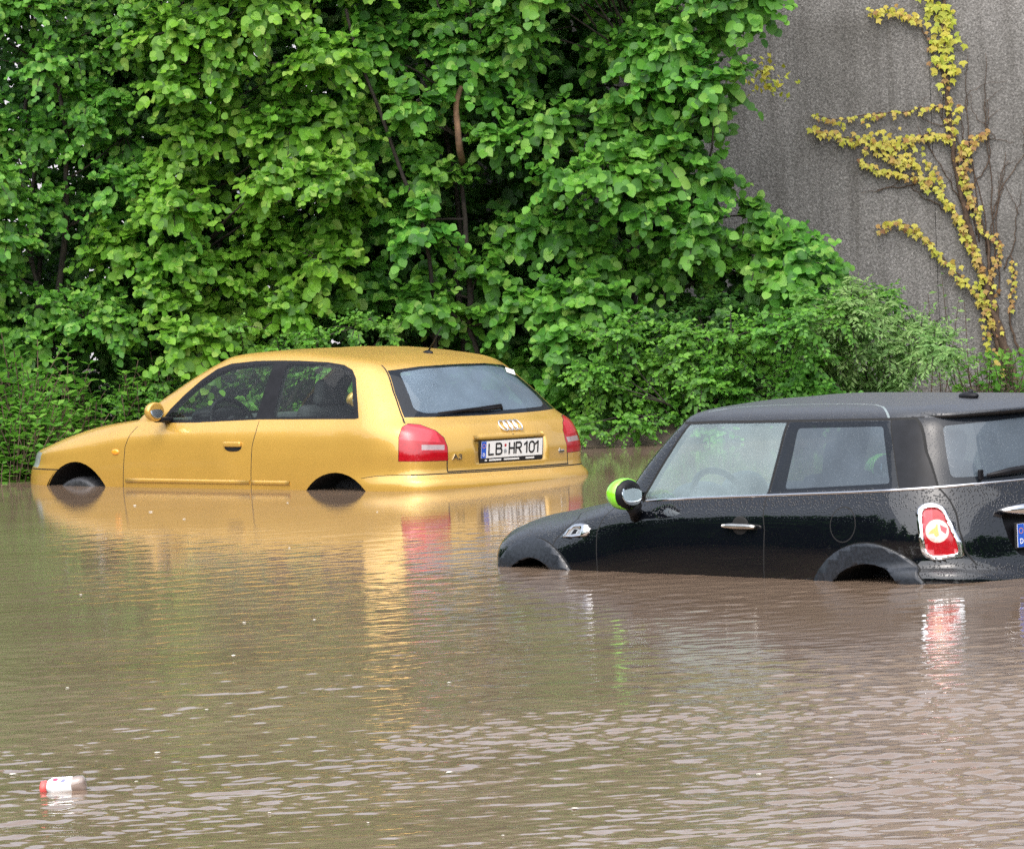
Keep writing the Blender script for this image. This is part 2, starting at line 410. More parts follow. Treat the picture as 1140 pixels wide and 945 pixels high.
def gold_cage():
    low=[
     [(1.98,0,-.45),(2.07,0,-.15),(2.11,0,.02),(2.09,0,.105),(2.06,0,.14),(2.05,0,.22),(2.01,0,.27)],
     [(1.93,.36,-.45),(2.03,.38,-.15),(2.06,.38,.02),(2.04,.37,.105),(2.02,.37,.14),(2.01,.36,.22),(1.97,.35,.265)],
     [(1.80,.64,-.45),(1.91,.68,-.15),(1.93,.68,.02),(1.92,.67,.105),(1.90,.665,.14),(1.885,.65,.21),(1.83,.61,.245)],
     [(1.62,.74,-.45),(1.70,.79,-.15),(1.73,.80,.02),(1.72,.795,.105),(1.70,.79,.14),(1.68,.78,.22),(1.62,.72,.278)],
     [(1.25,.78,-.45),(1.25,.84,-.15),(1.25,.855,.02),(1.25,.86,.105),(1.25,.855,.17),(1.25,.835,.28),(1.22,.76,.36)],
     [(.72,.76,-.45),(.72,.84,-.15),(.72,.862,.02),(.72,.865,.105),(.72,.862,.22),(.72,.845,.34),(.72,.775,.43)],
     [(.2,.76,-.45),(.2,.84,-.15),(.2,.865,.02),(.2,.868,.105),(.2,.865,.24),(.2,.848,.36),(.2,.80,.435)],
     [(-.5,.76,-.45),(-.5,.84,-.15),(-.5,.865,.02),(-.5,.868,.105),(-.5,.866,.24),(-.5,.85,.37),(-.5,.81,.445)],
     [(-1.2,.76,-.45),(-1.2,.84,-.15),(-1.2,.862,.02),(-1.2,.866,.105),(-1.2,.864,.25),(-1.2,.848,.375),(-1.2,.81,.455)],
     [(-1.6,.76,-.45),(-1.65,.845,-.15),(-1.66,.862,.04),(-1.65,.848,.10),(-1.645,.848,.25),(-1.63,.832,.38),(-1.59,.79,.46)],
     [(-1.83,.68,-.45),(-1.90,.76,-.15),(-1.925,.78,.05),(-1.885,.765,.10),(-1.875,.765,.25),(-1.82,.745,.38),(-1.73,.69,.455)],
     [(-1.94,.44,-.45),(-2.01,.47,-.15),(-2.04,.47,.05),(-1.985,.46,.10),(-1.975,.46,.25),(-1.92,.44,.38),(-1.82,.40,.45)],
     [(-1.97,0,-.45),(-2.05,0,-.15),(-2.075,0,.05),(-2.015,0,.10),(-2.0,0,.25),(-1.945,0,.38),(-1.845,0,.45)]]
    up=[
     [(.40,.67,.655),(.08,.60,.815),(.02,.57,.846),(-.16,.33,.881),(-.38,0,.888)],
     [(.0,.715,.652),(-.25,.635,.822),(-.27,.585,.862),(-.36,.33,.888),(-.52,0,.894)],
     [(-.55,.725,.65),(-.6,.64,.818),(-.61,.585,.860),(-.64,.33,.884),(-.68,0,.890)],
     [(-1.13,.72,.64),(-1.05,.63,.793),(-1.03,.58,.830),(-.95,.33,.862),(-.9,0,.872)],
     [(-1.46,.70,.625),(-1.34,.595,.770),(-1.30,.55,.802),(-1.15,.33,.845),(-1.05,0,.862)],
     [(-1.585,.605,.61),(-1.42,.515,.758),(-1.37,.485,.787),(-1.22,.30,.836),(-1.12,0,.856)],
     [(-1.68,.36,.605),(-1.49,.31,.765),(-1.43,.295,.792),(-1.28,.2,.832),(-1.18,0,.850)],
     [(-1.70,0,.607),(-1.51,0,.768),(-1.45,0,.795),(-1.33,0,.827),(-1.25,0,.842)]]
    hood=[[(1.97,0,.285),(1.92,0,.30)],[(1.86,.2,.31),(1.8,0,.33)],[(1.70,.36,.335),(1.6,0,.37)],[(1.5,.40,.365),(1.4,0,.40)],
          [(1.18,.42,.41),(1.15,0,.43)],[(.85,.42,.455),(.90,0,.465)]]
    wind=[[(.90,0,.465),(.54,0,.695),(.19,0,.84),(.12,0,.857),(0,0,.87),(-.15,0,.879)],
          [(.85,.42,.455),(.50,.38,.682),(.16,.34,.836),(.09,.33,.855),(-.06,.22,.873),(-.25,0,.884)]]
    return low,up,hood,wind,5
def mini_cage():
    low=[
     [(1.72,0,-.45),(1.82,0,-.15),(1.85,0,.0),(1.85,0,.06),(1.85,0,.12),(1.83,0,.18),(1.76,0,.225)],
     [(1.68,.32,-.45),(1.78,.34,-.15),(1.81,.34,.0),(1.81,.34,.06),(1.80,.34,.12),(1.78,.33,.17),(1.70,.31,.22)],
     [(1.58,.58,-.45),(1.68,.61,-.15),(1.72,.62,.0),(1.72,.62,.05),(1.71,.61,.11),(1.675,.585,.165),(1.60,.54,.205)],
     [(1.45,.70,-.45),(1.54,.75,-.15),(1.59,.765,.0),(1.585,.765,.05),(1.57,.75,.11),(1.52,.715,.165),(1.43,.65,.215)],
     [(1.22,.74,-.45),(1.23,.81,-.15),(1.23,.83,.0),(1.22,.825,.06),(1.21,.805,.13),(1.19,.77,.19),(1.15,.69,.25)],
     [(.66,.73,-.45),(.66,.81,-.15),(.66,.835,.0),(.66,.835,.08),(.66,.825,.18),(.66,.80,.28),(.64,.735,.345)],
     [(.2,.73,-.45),(.2,.81,-.15),(.2,.835,.0),(.2,.838,.08),(.2,.832,.2),(.2,.815,.30),(.2,.775,.375)],
     [(-.5,.73,-.45),(-.5,.81,-.15),(-.5,.84,.0),(-.5,.842,.08),(-.5,.838,.2),(-.5,.822,.32),(-.5,.78,.408)],
     [(-1.15,.73,-.45),(-1.15,.81,-.15),(-1.15,.84,.0),(-1.15,.842,.08),(-1.15,.838,.22),(-1.15,.82,.34),(-1.15,.78,.437)],
     [(-1.45,.72,-.45),(-1.48,.80,-.15),(-1.50,.845,.045),(-1.48,.815,.072),(-1.475,.81,.22),(-1.46,.79,.35),(-1.44,.755,.452)],
     [(-1.64,.62,-.45),(-1.70,.71,-.15),(-1.74,.735,.042),(-1.70,.695,.072),(-1.68,.685,.22),(-1.645,.67,.35),(-1.60,.645,.46)],
     [(-1.76,.36,-.45),(-1.82,.42,-.15),(-1.85,.44,.0),(-1.82,.41,.06),(-1.79,.40,.22),(-1.755,.39,.36),(-1.70,.37,.467)],
     [(-1.80,0,-.45),(-1.85,0,-.15),(-1.87,0,.0),(-1.86,0,.06),(-1.835,0,.22),(-1.80,0,.36),(-1.74,0,.47)]]
    up=[
     [(.48,.68,.545),(.29,.61,.742),(.26,.58,.778),(.08,.33,.835),(-.1,0,.85)],
     [(.10,.715,.57),(.02,.645,.757),(.0,.60,.795),(-.1,.34,.843),(-.25,0,.855)],
     [(-.5,.72,.585),(-.5,.65,.768),(-.5,.605,.807),(-.5,.34,.848),(-.5,0,.858)],
     [(-1.10,.715,.61),(-1.06,.645,.778),(-1.04,.60,.815),(-.98,.34,.849),(-.9,0,.858)],
     [(-1.385,.695,.62),(-1.33,.62,.782),(-1.30,.58,.815),(-1.2,.33,.847),(-1.1,0,.856)],
     [(-1.54,.60,.62),(-1.46,.545,.785),(-1.43,.51,.815),(-1.32,.30,.843),(-1.22,0,.853)],
     [(-1.635,.35,.63),(-1.55,.32,.790),(-1.51,.305,.818),(-1.41,.2,.840),(-1.32,0,.85)],
     [(-1.67,0,.635),(-1.58,0,.793),(-1.54,0,.82),(-1.46,0,.838),(-1.4,0,.846)]]
    hood=[[(1.70,0,.24),(1.62,0,.258)],[(1.60,.17,.25),(1.5,0,.28)],[(1.45,.30,.26),(1.38,0,.30)],[(1.28,.34,.285),(1.22,0,.32)],
          [(1.05,.36,.305),(1.02,0,.335)],[(.78,.40,.345),(.84,0,.352)]]
    wind=[[(.84,0,.352),(.64,0,.58),(.44,0,.76),(.39,0,.785),(.24,0,.82),(.05,0,.842)],
          [(.78,.40,.345),(.60,.38,.57),(.39,.35,.752),(.35,.335,.782),(.17,.2,.828),(-.02,0,.846)]]
    return low,up,hood,wind,5

NC, NR = 8, 6
SIDE = (np.array([1.0, 0, 0]), np.array([0, 0, 1.0]))
REAR = (np.array([0, 1.0, 0]), np.array([0, 0, 1.0]))
TOP = (np.array([1.0, 0, 0]), np.array([0, 1.0, 0]))
DIAG = (np.array([.68, .733, 0]), np.array([0, 0, 1.0]))

def in_poly(p, poly):
    x, y = p; c = False; n = len(poly)
    for i in range(n):
        x1, y1 = poly[i]; x2, y2 = poly[i - 1]
        if (y1 > y) != (y2 > y) and x < (x2 - x1) * (y - y1) / (y2 - y1) + x1: c = not c
    return c

class Skin:
    """half a car skin (y >= 0); outlines drawn in a side, rear, top or oblique elevation are cut into it exactly"""
    def __init__(s, cage, ids):
        V, Fc, TG, s.Lg, s.Ug, s.Hg = car_shell(*cage, NC=NC, NR=NR)
        s.bm = bmesh.new()
        vs = [s.bm.verts.new(v) for v in V]
        for f, t in zip(Fc, TG):
            q = []
            for i in f:
                if vs[i] not in q: q.append(vs[i])
            if len(q) < 3: continue
            try: fa = s.bm.faces.new(q)
            except ValueError: continue
            fa.material_index = ids(t)
        bmesh.ops.remove_doubles(s.bm, verts=s.bm.verts, dist=2e-4)
        bmesh.ops.dissolve_degenerate(s.bm, dist=1e-5, edges=s.bm.edges)
        bmesh.ops.recalc_face_normals(s.bm, faces=s.bm.faces)
        s.bm.normal_update()
        f = max(s.bm.faces, key=lambda f: f.calc_center_median().z)
        if f.normal.z < 0: bmesh.ops.reverse_faces(s.bm, faces=s.bm.faces)
        s.bm.normal_update()
    def cut(s, poly, basis, pred, new, only=None):
        e1, e2 = Vector(basis[0]), Vector(basis[1])
        P = [(float(a), float(b)) for a, b in poly]
        x0 = min(p[0] for p in P) - .002; x1 = max(p[0] for p in P) + .002
        y0 = min(p[1] for p in P) - .002; y1 = max(p[1] for p in P) + .002
        cand = []
        for f in s.bm.faces:
            if only is not None and f.material_index not in only: continue
            us = [v.co.dot(e1) for v in f.verts]; ws = [v.co.dot(e2) for v in f.verts]
            if max(us) < x0 or min(us) > x1 or max(ws) < y0 or min(ws) > y1: continue
            if pred(f.calc_center_median(), f.normal): cand.append(f)
        n = len(P)
        for i in range(n):
            a, b = P[i - 1], P[i]
            d = (b[0] - a[0], b[1] - a[1]); L = math.hypot(*d)
            if L < 1e-7: continue
            no = (e1 * (-d[1]) + e2 * d[0]) / L
            co = no * ((-d[1] * a[0] + d[0] * a[1]) / L)
            bx0, bx1 = min(a[0], b[0]) - .0005, max(a[0], b[0]) + .0005
            by0, by1 = min(a[1], b[1]) - .0005, max(a[1], b[1]) + .0005
            near = []; far = []
            for f in cand:
                us = [v.co.dot(e1) for v in f.verts]; ws = [v.co.dot(e2) for v in f.verts]
                if max(us) < bx0 or min(us) > bx1 or max(ws) < by0 or min(ws) > by1: far.append(f); continue
                ds = [(v.co - co).dot(no) for v in f.verts]
                if min(ds) > -1e-6 or max(ds) < 1e-6: far.append(f); continue
                near.append(f)
            if not near: continue
            g = set(near)
            for f in near:
                g.update(f.edges); g.update(f.verts)
            r = bmesh.ops.bisect_plane(s.bm, geom=list(g), dist=1e-6, plane_co=co, plane_no=no)
            cand = far + [q for q in r['geom'] if isinstance(q, bmesh.types.BMFace) and q.is_valid]
        hit = []
        for f in cand:
            if not f.is_valid: continue
            c = f.calc_center_median()
            if in_poly((c.dot(e1), c.dot(e2)), P):
                f.material_index = new; hit.append(f)
        return hit
    def line(s, pts, w, basis, pred, new, only=None, closed=False):
        P = [np.array(p, float) for p in pts]
        k = len(P); rng = range(k if closed else k - 1)
        for i in rng:
            a, b = P[i], P[(i + 1) % k]; d = b - a; d /= np.linalg.norm(d); nn = np.array([-d[1], d[0]]) * w / 2
            e = d * w * .35
            s.cut([a + nn - e, b + nn + e, b - nn + e, a - nn - e], basis, pred, new, only)
    def extrude(s, faces, vec=None, along=0.0, mat=None):
        faces = [f for f in faces if f.is_valid]
        nv = {}
        r = bmesh.ops.extrude_face_region(s.bm, geom=faces)
        vs = [g for g in r['geom'] if isinstance(g, bmesh.types.BMVert)]
        fs = [g for g in r['geom'] if isinstance(g, bmesh.types.BMFace)]
        old = [f for f in faces if f.is_valid]
        bmesh.ops.delete(s.bm, geom=old, context='FACES')
        s.bm.normal_update()
        if vec is not None: bmesh.ops.translate(s.bm, vec=Vector(vec), verts=vs)
        else:
            for v in vs: nv[v] = v.normal.copy()
            for v in vs: v.co += nv[v] * along
        for v in vs:
            if abs(v.co.y) < 3e-4: v.co.y = 0
        kill = [f for f in s.bm.faces if all(abs(v.co.y) < 1e-5 for v in f.verts)]
        if kill: bmesh.ops.delete(s.bm, geom=kill, context='FACES')
        if mat is not None:
            for f in fs:
                if f.is_valid: f.material_index = mat
        return fs
    def finish(s):
        s.bm.normal_update(); s.bm.verts.index_update()
        s.co = [v.co.copy() for v in s.bm.verts]
        s.no = []
        for v in s.bm.verts:
            n = v.normal.copy()
            if abs(v.co.y) < 1e-5: n.y = 0; n.normalize()
            s.no.append(n)
        s.faces = {}
        for f in s.bm.faces: s.faces.setdefault(f.material_index, []).append([v.index for v in f.verts])
    def piece(s, name, idmats, parent, side, flat=False, shift=0.0, keep=None):
        """idmats: {id: material}; side 1 left, -1 right, 0 both halves joined"""
        V = []; Nn = []; Fc = []; fm = []; mats = []
        for sg in ((1, -1) if side == 0 else (side,)):
            mp = {}
            for i, m in idmats.items():
                if m not in mats: mats.append(m)
                for f in s.faces.get(i, []):
                    if keep and not keep(s.co[f[0]]): continue
                    q = []
                    for a in f:
                        key = (a, 0) if abs(s.co[a].y) < 1e-5 else (a, sg)
                        if key not in mp:
                            mp[key] = len(V)
                            c = s.co[a] + s.no[a] * shift; n = s.no[a]
                            V.append((c.x, c.y * sg, c.z)); Nn.append((n.x, n.y * sg, n.z))
                        q.append(mp[key])
                    Fc.append(q if sg == 1 else q[::-1]); fm.append(mats.index(m))
        if not Fc: print('EMPTY PIECE', name, idmats.keys()); return None
        if shift < 0 and flat == 'liner':
            Fc = [f[::-1] for f in Fc]; Nn = [(-n[0], -n[1], -n[2]) for n in Nn]
        return mesh_obj(name, V, Fc, mats, parent, fm, True, None if flat is True else Nn)

def circle(cx, cz, r, a0=0, a1=360, n=40):
    return [(cx + r * math.cos(math.radians(a0 + (a1 - a0) * i / n)), cz + r * math.sin(math.radians(a0 + (a1 - a0) * i / n))) for i in range(n + (a1 - a0 < 360))]

(BODY, SEAM, ARCH, RUB, GF, GR, DOOR, LAMP, LWHT, RUB2, GREAR, GATE, BUMPR, BUMPF, RECESS, HOOD, HLAMP, GRILLE, WSH, WSB,
 CLAD, ROOF, FLAP, LCHR, SCUT, AMB, CPIL, MIRR, LPINK, GUT, PIL) = range(31)

def wheel(parent, x, y, z, r):
    s = 1 if y > 0 else -1
    mb = MB()
    prof = [(.62, -.09), (.70, -.105), (.9, -.108), (.97, -.095), (1.0, -.06), (1.0, .06), (.97, .095), (.9, .108), (.70, .105), (.62, .09)]
    n = 48; V = []; Fc = []
    for i in range(n):
        a = 2 * math.pi * i / n
        for k, (q, w) in enumerate(prof): V.append((x + r * q * math.cos(a), y + w * s, z + r * q * math.sin(a)))
    kk = len(prof)
    for i in range(n):
        for k in range(kk - 1): Fc.append([i * kk + k, ((i + 1) % n) * kk + k, ((i + 1) % n) * kk + k + 1, i * kk + k + 1])
    mb.add(V, Fc, M['tyre'])
    w = empty('wheel'); w.parent = parent
    mb.obj('tyre', w)
    mb = MB()
    V = []; Fc = []
    for i in range(n):
        a = 2 * math.pi * i / n
        for q, ww in ((.63, .085), (.56, .06), (.56, -.08)): V.append((x + r * q * math.cos(a), y + ww * s, z + r * q * math.sin(a)))
    for i in range(n):
        for k in range(2): Fc.append([i * 3 + k, ((i + 1) % n) * 3 + k, ((i + 1) % n) * 3 + k + 1, i * 3 + k + 1])
    mb.add(V, Fc, M['rim'])
    for k in range(5):
        a = 2 * math.pi * k / 5 + .3
        mb.tube([(x, y + .05 * s, z), (x + r * .3 * math.cos(a), y + .06 * s, z + r * .3 * math.sin(a)), (x + r * .6 * math.cos(a), y + .055 * s, z + r * .6 * math.sin(a))], [.045, .035, .03], M['rim'], 8)
    mb.ball((x, y + .05 * s, z), (.05, .02, .05), M['rim'])
    mb.obj('rim', w)

def arch_liner(parent, cx, cz, R, y0, y1, m):
    pts = circle(cx, cz, R, -10, 190, 24)
    for sg in (1, -1):
        mb = MB()
        V = [(p[0], sg * y0, p[1]) for p in pts] + [(p[0], sg * y1, p[1]) for p in pts]; n = len(pts)
        mb.add(V, [[i, i + 1, n + i + 1, n + i] for i in range(n - 1)] + [list(range(n, 2 * n))], m)
        mb.obj('arch_liner', parent)

def front_seat(parent, x, y, z):
    mb = MB()
    mb.box((x, y, z - .02), (.48, .48, .14), M['seat'], .05)
    rot = Matrix.Rotation(math.radians(-14), 3, 'Y')
    mb.box((x - .30, y, z + .27), (.13, .46, .58), M['seat'], .055, rot)
    mb.box((x - .40, y, z + .63), (.09, .25, .17), M['seat'], .04, rot)
    for k in (-.05, .05): mb.tube([(x - .36, y + k, z + .5), (x - .395, y + k, z + .6)], .008, M['chrome'])
    return mb.obj('front_seat', parent)

def steering_wheel(parent, c, r, tilt, m):
    mb = MB(); c = np.array(c); t = math.radians(tilt)
    u = np.array([0, 1.0, 0]); w = np.array([math.sin(t), 0, math.cos(t)])
    ring = [c + r * (math.cos(a) * u + math.sin(a) * w) for a in np.linspace(0, 2 * math.pi, 41)]
    mb.tube(ring, .017, m, 8, False)
    for a in (0.15, math.pi - .15, -math.pi / 2):
        mb.tube([c, c + r * (math.cos(a) * u + math.sin(a) * w)], [.03, .014], m, 8)
    mb.ball(c, (.05, .075, .065), m)
    mb.tube([c, c + np.array([.35, 0, -.12])], .035, m, 10)
    return mb.obj('steering_wheel', parent)

def font_mesh(text, height, m, thick=.002, bold=0.0, width=1.0):
    cu = bpy.data.curves.new('lettering', 'FONT'); cu.body = text; cu.size = height / .7; cu.extrude = thick; cu.offset = bold
    cu.resolution_u = 3
    o = bpy.data.objects.new('lettering', cu); COL.objects.link(o)
    me = bpy.data.meshes.new_from_object(o.evaluated_get(bpy.context.evaluated_depsgraph_get()))
    V = np.array([v.co[:] for v in me.vertices]); Fc = [list(p.vertices) for p in me.polygons]
    bpy.data.objects.remove(o); bpy.data.curves.remove(cu); bpy.data.meshes.remove(me)
    V[:, 0] *= width
    return V, Fc

# ------------------------------------------------------------------ golden hatchback
def car_matrix(o, hd, lf, roll):
    """car axes to world; the car is pitched sideways by roll about its left shoulder"""
    m = Matrix(((hd[0], lf[0], 0, o[0]), (hd[1], lf[1], 0, o[1]), (0, 0, 1, 0), (0, 0, 0, 1)))
    p = Matrix.Translation((0, .8, .3)) @ Matrix.Rotation(roll, 4, 'X') @ Matrix.Translation((0, -.8, -.3))
    return m @ p

def gold_car():
    root = empty('hatchback_car', car_matrix((-1.43142, 40.03058), (-.71302, .70114), (-.70114, -.71302), math.radians(1.3)))
    tag(root, 'gold three door hatchback standing in flood water up to its wheel arches', 'car', 'cars stranded in the flood')
    def ids(t):
        g, i, j = t
        if g == 2: return HOOD
        if g == 1 and i < 2 * NC - 1 and j < 2 * NR: return WSH
        return BODY
    s = Skin(gold_cage(), ids)
    sd = lambda c, n: n.y > .25 and c.y > .4
    al = lambda c, n: True
    rr = lambda c, n: n.x < -.15 and c.x < -1.2
    # wheel openings
    for cx, cz, R in ((1.2655, -.199, .362), (-1.258, -.285, .40)):
        s.cut(circle(cx, cz, R), SIDE, lambda c, n: n.y > .2 and c.y > .6, ARCH)
    # side windows
    wo = [(.46, .424), (.397, .515), (.295, .609), (.176, .702), (.047, .775), (-.074, .810), (-.30, .826), (-.515, .828), (-.705, .826), (-.961, .815), (-1.112, .797), (-1.211, .765), (-1.275, .713), (-1.376, .559), (-1.432, .462), (-1.40, .456), (-.487, .450), (.124, .427)]
    s.cut(wo, SIDE, lambda c, n: c.y > .45 and c.z > .38 and n.y > .2, RUB)
    s.cut(rounded([(.425, .440), (.329, .542), (.195, .655), (.043, .734), (-.097, .780), (-.267, .799), (-.488, .813), (-.457, .460), (0, .445)], .02), SIDE, sd, GF, (RUB,))
    s.cut(rounded([(-.609, .806), (-.938, .802), (-1.107, .782), (-1.194, .752), (-1.25, .700), (-1.383, .475), (-.621, .466)], .035), SIDE, sd, GR, (RUB,))
    # doors
    df = [(.690, .400), (.727, .343), (.760, .266), (.778, .093), (.787, .006), (.787, -.35)]
    dr = [(-.500, .440), (-.507, .368), (-.480, .275), (-.461, .004), (-.461, -.35)]
    s.cut(df + dr[::-1] + [(-.49, .447), (.124, .425), (.46, .422), (.60, .424)], SIDE, lambda c, n: c.y > .6, DOOR, (BODY,))
    for l in (df, dr): s.line(l, .006, SIDE, lambda c, n: c.y > .6, SEAM, (BODY, DOOR))
    # rear lamps round the corner
    lam = np.array([(-1.787, .815, .191), (-1.778, .796, .347), (-1.769, .757, .403), (-1.776, .710, .423), (-1.823, .651, .415), (-1.896, .585, .375), (-1.933, .548, .328), (-1.955, .541, .270), (-1.962, .546, .184)])
    l2 = [(p @ DIAG[0], p @ DIAG[1]) for p in lam]
    lp = lambda c, n: c.y > .3 and c.x < -1.4 and n.dot(Vector((-.73, .68, 0))) > .2
    s.cut(l2, DIAG, lp, LAMP)
    s.line(l2, .006, DIAG, lp, SEAM, (BODY,), True)
    lw = np.array([(-1.897, .714, .291), (-1.947, .558, .284), (-1.955, .567, .252), (-1.904, .722, .258)])
    s.cut([(p @ DIAG[0], p @ DIAG[1]) for p in lw], DIAG, lp, LWHT, (LAMP,))
    lk = [(l2[2][0] + .0, .43), (l2[3][0], .45), (l2[5][0] + .02, .42), (l2[6][0] + .02, .30), (l2[1][0] + .02, .33), (l2[1][0] - .05, .36)]
    s.cut(lk, DIAG, lp, LPINK, (LAMP,))
    # rear window
    rg = [(.529, .756), (.618, .613), (.687, .463), (.45, .456), (.169, .453), (-.1, .452), (-.1, .779), (.05, .779), (.299, .775)]
    s.cut(rg, REAR, rr, RUB2)
    s.cut(rounded([(.478, .742), (.535, .63), (.592, .510), (.540, .484), (.2, .478), (-.1, .477), (-.1, .764), (.285, .760)], .03), REAR, rr, GREAR, (RUB2,))
    # tailgate and bumpers
    tl = [(.721, .426), (.710, .423), (.651, .415), (.585, .375), (.542, .328), (.539, .270), (.546, .184), (.550, .112), (-.1, .112)]
    s.cut(tl + [(-.1, .470), (.687, .470)], REAR, rr, GATE, (BODY,))
    s.line([(.552, .20), (.552, .112), (.3, .112), (-.02, .112)], .009, REAR, rr, SEAM, (BODY, GATE))
    s.line([(.515, .79), (.62, .62), (.70, .455), (.721, .428)], .007, REAR, rr, SEAM, (BODY, GATE))
    s.cut([(-2.3, -.44), (-1.50, -.44), (-1.50, .080), (-1.62, .094), (-1.75, .100), (-2.3, .1005)], SIDE, lambda c, n: c.x < -1.4, BUMPR, (BODY, GATE))
    s.line([(-1.50, .080), (-1.62, .094), (-1.75, .1), (-1.88, .1005)], .008, SIDE, lambda c, n: c.x < -1.4 and c.y > .5, SEAM, (BODY,))
    s.line([(.78, .1015), (.4, .1015), (-.02, .1015)], .008, REAR, rr, SEAM, (BODY, GATE, BUMPR))
    s.cut([(2.3, -.44), (1.50, -.44), (1.50, .106), (2.3, .106)], SIDE, lambda c, n: c.x > 1.45, BUMPF, (BODY,))
    s.line([(1.45, .107), (1.6, .107), (1.9, .107), (2.2, .107)], .008, SIDE, lambda c, n: c.x > 1.45, SEAM, (BODY, BUMPF))
    fr = lambda c, n: c.x > 1.5 and n.x > .1
    s.cut([(.42, .125), (.785, .118), (.78, .215), (.70, .225), (.42, .222)], REAR, fr, HLAMP, (BODY,))
    s.cut([(-.1, .13), (.36, .13), (.36, .222), (-.1, .222)], REAR, fr, GRILLE, (BODY,))
    s.line([(.83, .70), (1.2, .705), (1.6, .655), (1.8, .575)], .008, TOP, lambda c, n: n.z > .3 and c.x > .7 and c.z > .2, SEAM, (BODY, HOOD))
    rec = s.cut([(.322, .304), (.300, .152), (-.1, .152), (-.1, .304)], REAR, rr, RECESS, (GATE,))
    s.extrude(rec, vec=(.022, 0, 0), mat=RECESS)
    s.finish()
    B = M['gold']
    s.piece('body', {BODY: B, SEAM: M['seam'], RUB: M['rubber']}, root, 0)
    hood = s.piece('hood', {HOOD: B}, root, 0)
    s.piece('windshield', {WSH: M['clear']}, root, 0)
    fb = s.piece('front_bumper', {BUMPF: B}, root, 0)
    s.piece('rear_bumper', {BUMPR: B}, root, 0)
    s.piece('grille', {GRILLE: M['plastic']}, root, 0)
    gate = s.piece('tailgate', {GATE: B, RECESS: B}, root, 0)
    rw = s.piece('rear_window', {RUB2: M['blackgloss'], GREAR: M['rear']}, gate, 0)
    for sg in (1, -1):
        d = s.piece('door', {DOOR: B}, root, sg)
        s.piece('door_window', {GF: M['clear']}, d, sg)
        mb = MB()   # pull handle: recess below, gold flap above
        mb.ball((-.298, sg * .862, .272), (.085, .010, .036), M['seam'])
        mb.box((-.298, sg * .872, .290), (.165, .022, .034), B, .010)
        mb.ball((-.298, sg * .857, .252), (.080, .012, .022), B)
        mb.obj('door_handle', d)
        s.piece('quarter_window', {GR: M['clear']}, root, sg)
        s.piece('tail_light', {LAMP: M['red'], LWHT: M['smoke'], LPINK: M['pinkred']}, root, sg)
        s.piece('headlight', {HLAMP: M['hlens']}, root, sg)
        mb = MB()   # rubbing strip
        for a, b in ((.755, -.452), (-.470, -.83)):
            pts = [(x, sg * .872, .045 - .004 * (x - .75) * -.3) for x in np.linspace(a, b, 9)]
            V = []
            for p in pts:
                for dy, dz in ((-.01, -.016), (.000, -.012), (.002, 0), (.000, .012), (-.01, .016)): V.append((p[0], p[1] + sg * dy, p[2] + dz))
            k = 5
            mb.add(V, [[i * k + j, (i + 1) * k + j, (i + 1) * k + j + 1, i * k + j + 1] for i in range(len(pts) - 1) for j in range(k - 1)] + [[0, 1, 2, 3, 4], [k * 8 + q for q in range(5)]], B)
        mb.obj('side_moulding', root)
        mb = MB(); mb.ball((.855, sg * .862, .231), (.035, .010, .020), M['amber']); mb.obj('turn_signal', root)
        # door mirror
        mb = MB()
        mb.ball((.385, sg * .925, .503), (.060, .075, .064), B, fn=lambda v: np.array([max(v[0], -.35), v[1], v[2]]))
        mb.box((.40, sg * .835, .448), (.09, .11, .035), M['rubber'], .012)
        mr = mb.obj('door_mirror', root)
        mb = MB(); mb.ball((.363, sg * .925, .503), (.004, .054, .046), M['mirror'], rot=Matrix.Rotation(math.radians(16), 3, 'Y')); mb.obj('mirror_glass', mr)
        wheel(root, 1.2655, sg * .74, -.245, .305)
        wheel(root, -1.258, sg * .74, -.36, .305)
    arch_liner(root, 1.2655, -.199, .37, .845, .50, M['seam']); arch_liner(root, -1.258, -.285, .405, .85, .50, M['seam'])
    # interior
    s.piece('interior_trim', {BODY: M['trim'], DOOR: M['trim'], GATE: M['trim'], HOOD: M['trim'], SEAM: M['trim'], RUB: M['trim']}, root, 0, flat='liner', shift=-.03)
    mb = MB()
    mb.box((.62, 0, .36), (.42, 1.40, .16), M['dash'], .05); mb.box((.34, 0, .20), (.25, 1.36, .30), M['dash'], .06)
    mb.ball((.36, .37, .455), (.13, .22, .075), M['rubber'])
    mb.obj('dashboard', root)
    steering_wheel(root, (.225, .37, .395), .185, 24, M['rubber'])
    front_seat(root, -.30, .36, -.02); front_seat(root, -.30, -.36, -.02)
    mb = MB(); mb.box((-1.0, 0, .0), (.5, 1.2, .16), M['seat'], .05); mb.box((-1.28, 0, .25), (.14, 1.2, .5), M['seat'], .05, Matrix.Rotation(math.radians(-16), 3, 'Y'))
    for y in (-.36, .36): mb.box((-1.36, y, .53), (.08, .24, .13), M['seat'], .03)
    mb.obj('rear_seat', root)
    mb = MB(); mb.box((-1.60, 0, .40), (.36, 1.1, .025), M['trim'], .008); mb.obj('parcel_shelf', root)
    # plate, garnish, rings, badges
    mb = MB()
    Rm = Matrix.Rotation(math.radians(-5), 4, 'Y')
    def on_rear(V, x, y, z):     # letters drawn in (right, up) become (-y, z) on the tailgate
        V = np.array(V); return [(x - v[2] - .095 * v[1], y - v[0], z + v[1]) for v in V]
    def flat_box(cx, cy, w, h, t0, t1, m):
        mb.add(on_rear([(cx + a * w / 2, cy + b * h / 2, t) for t in (t0, t1) for a, b in ((-1, -1), (1, -1), (1, 1), (-1, 1))], PX, 0, PZ),
               [[4, 5, 6, 7], [0, 1, 5, 4], [1, 2, 6, 5], [2, 3, 7, 6], [3, 0, 4, 7]], m, False)
    PX, PZ = -1.990, .226
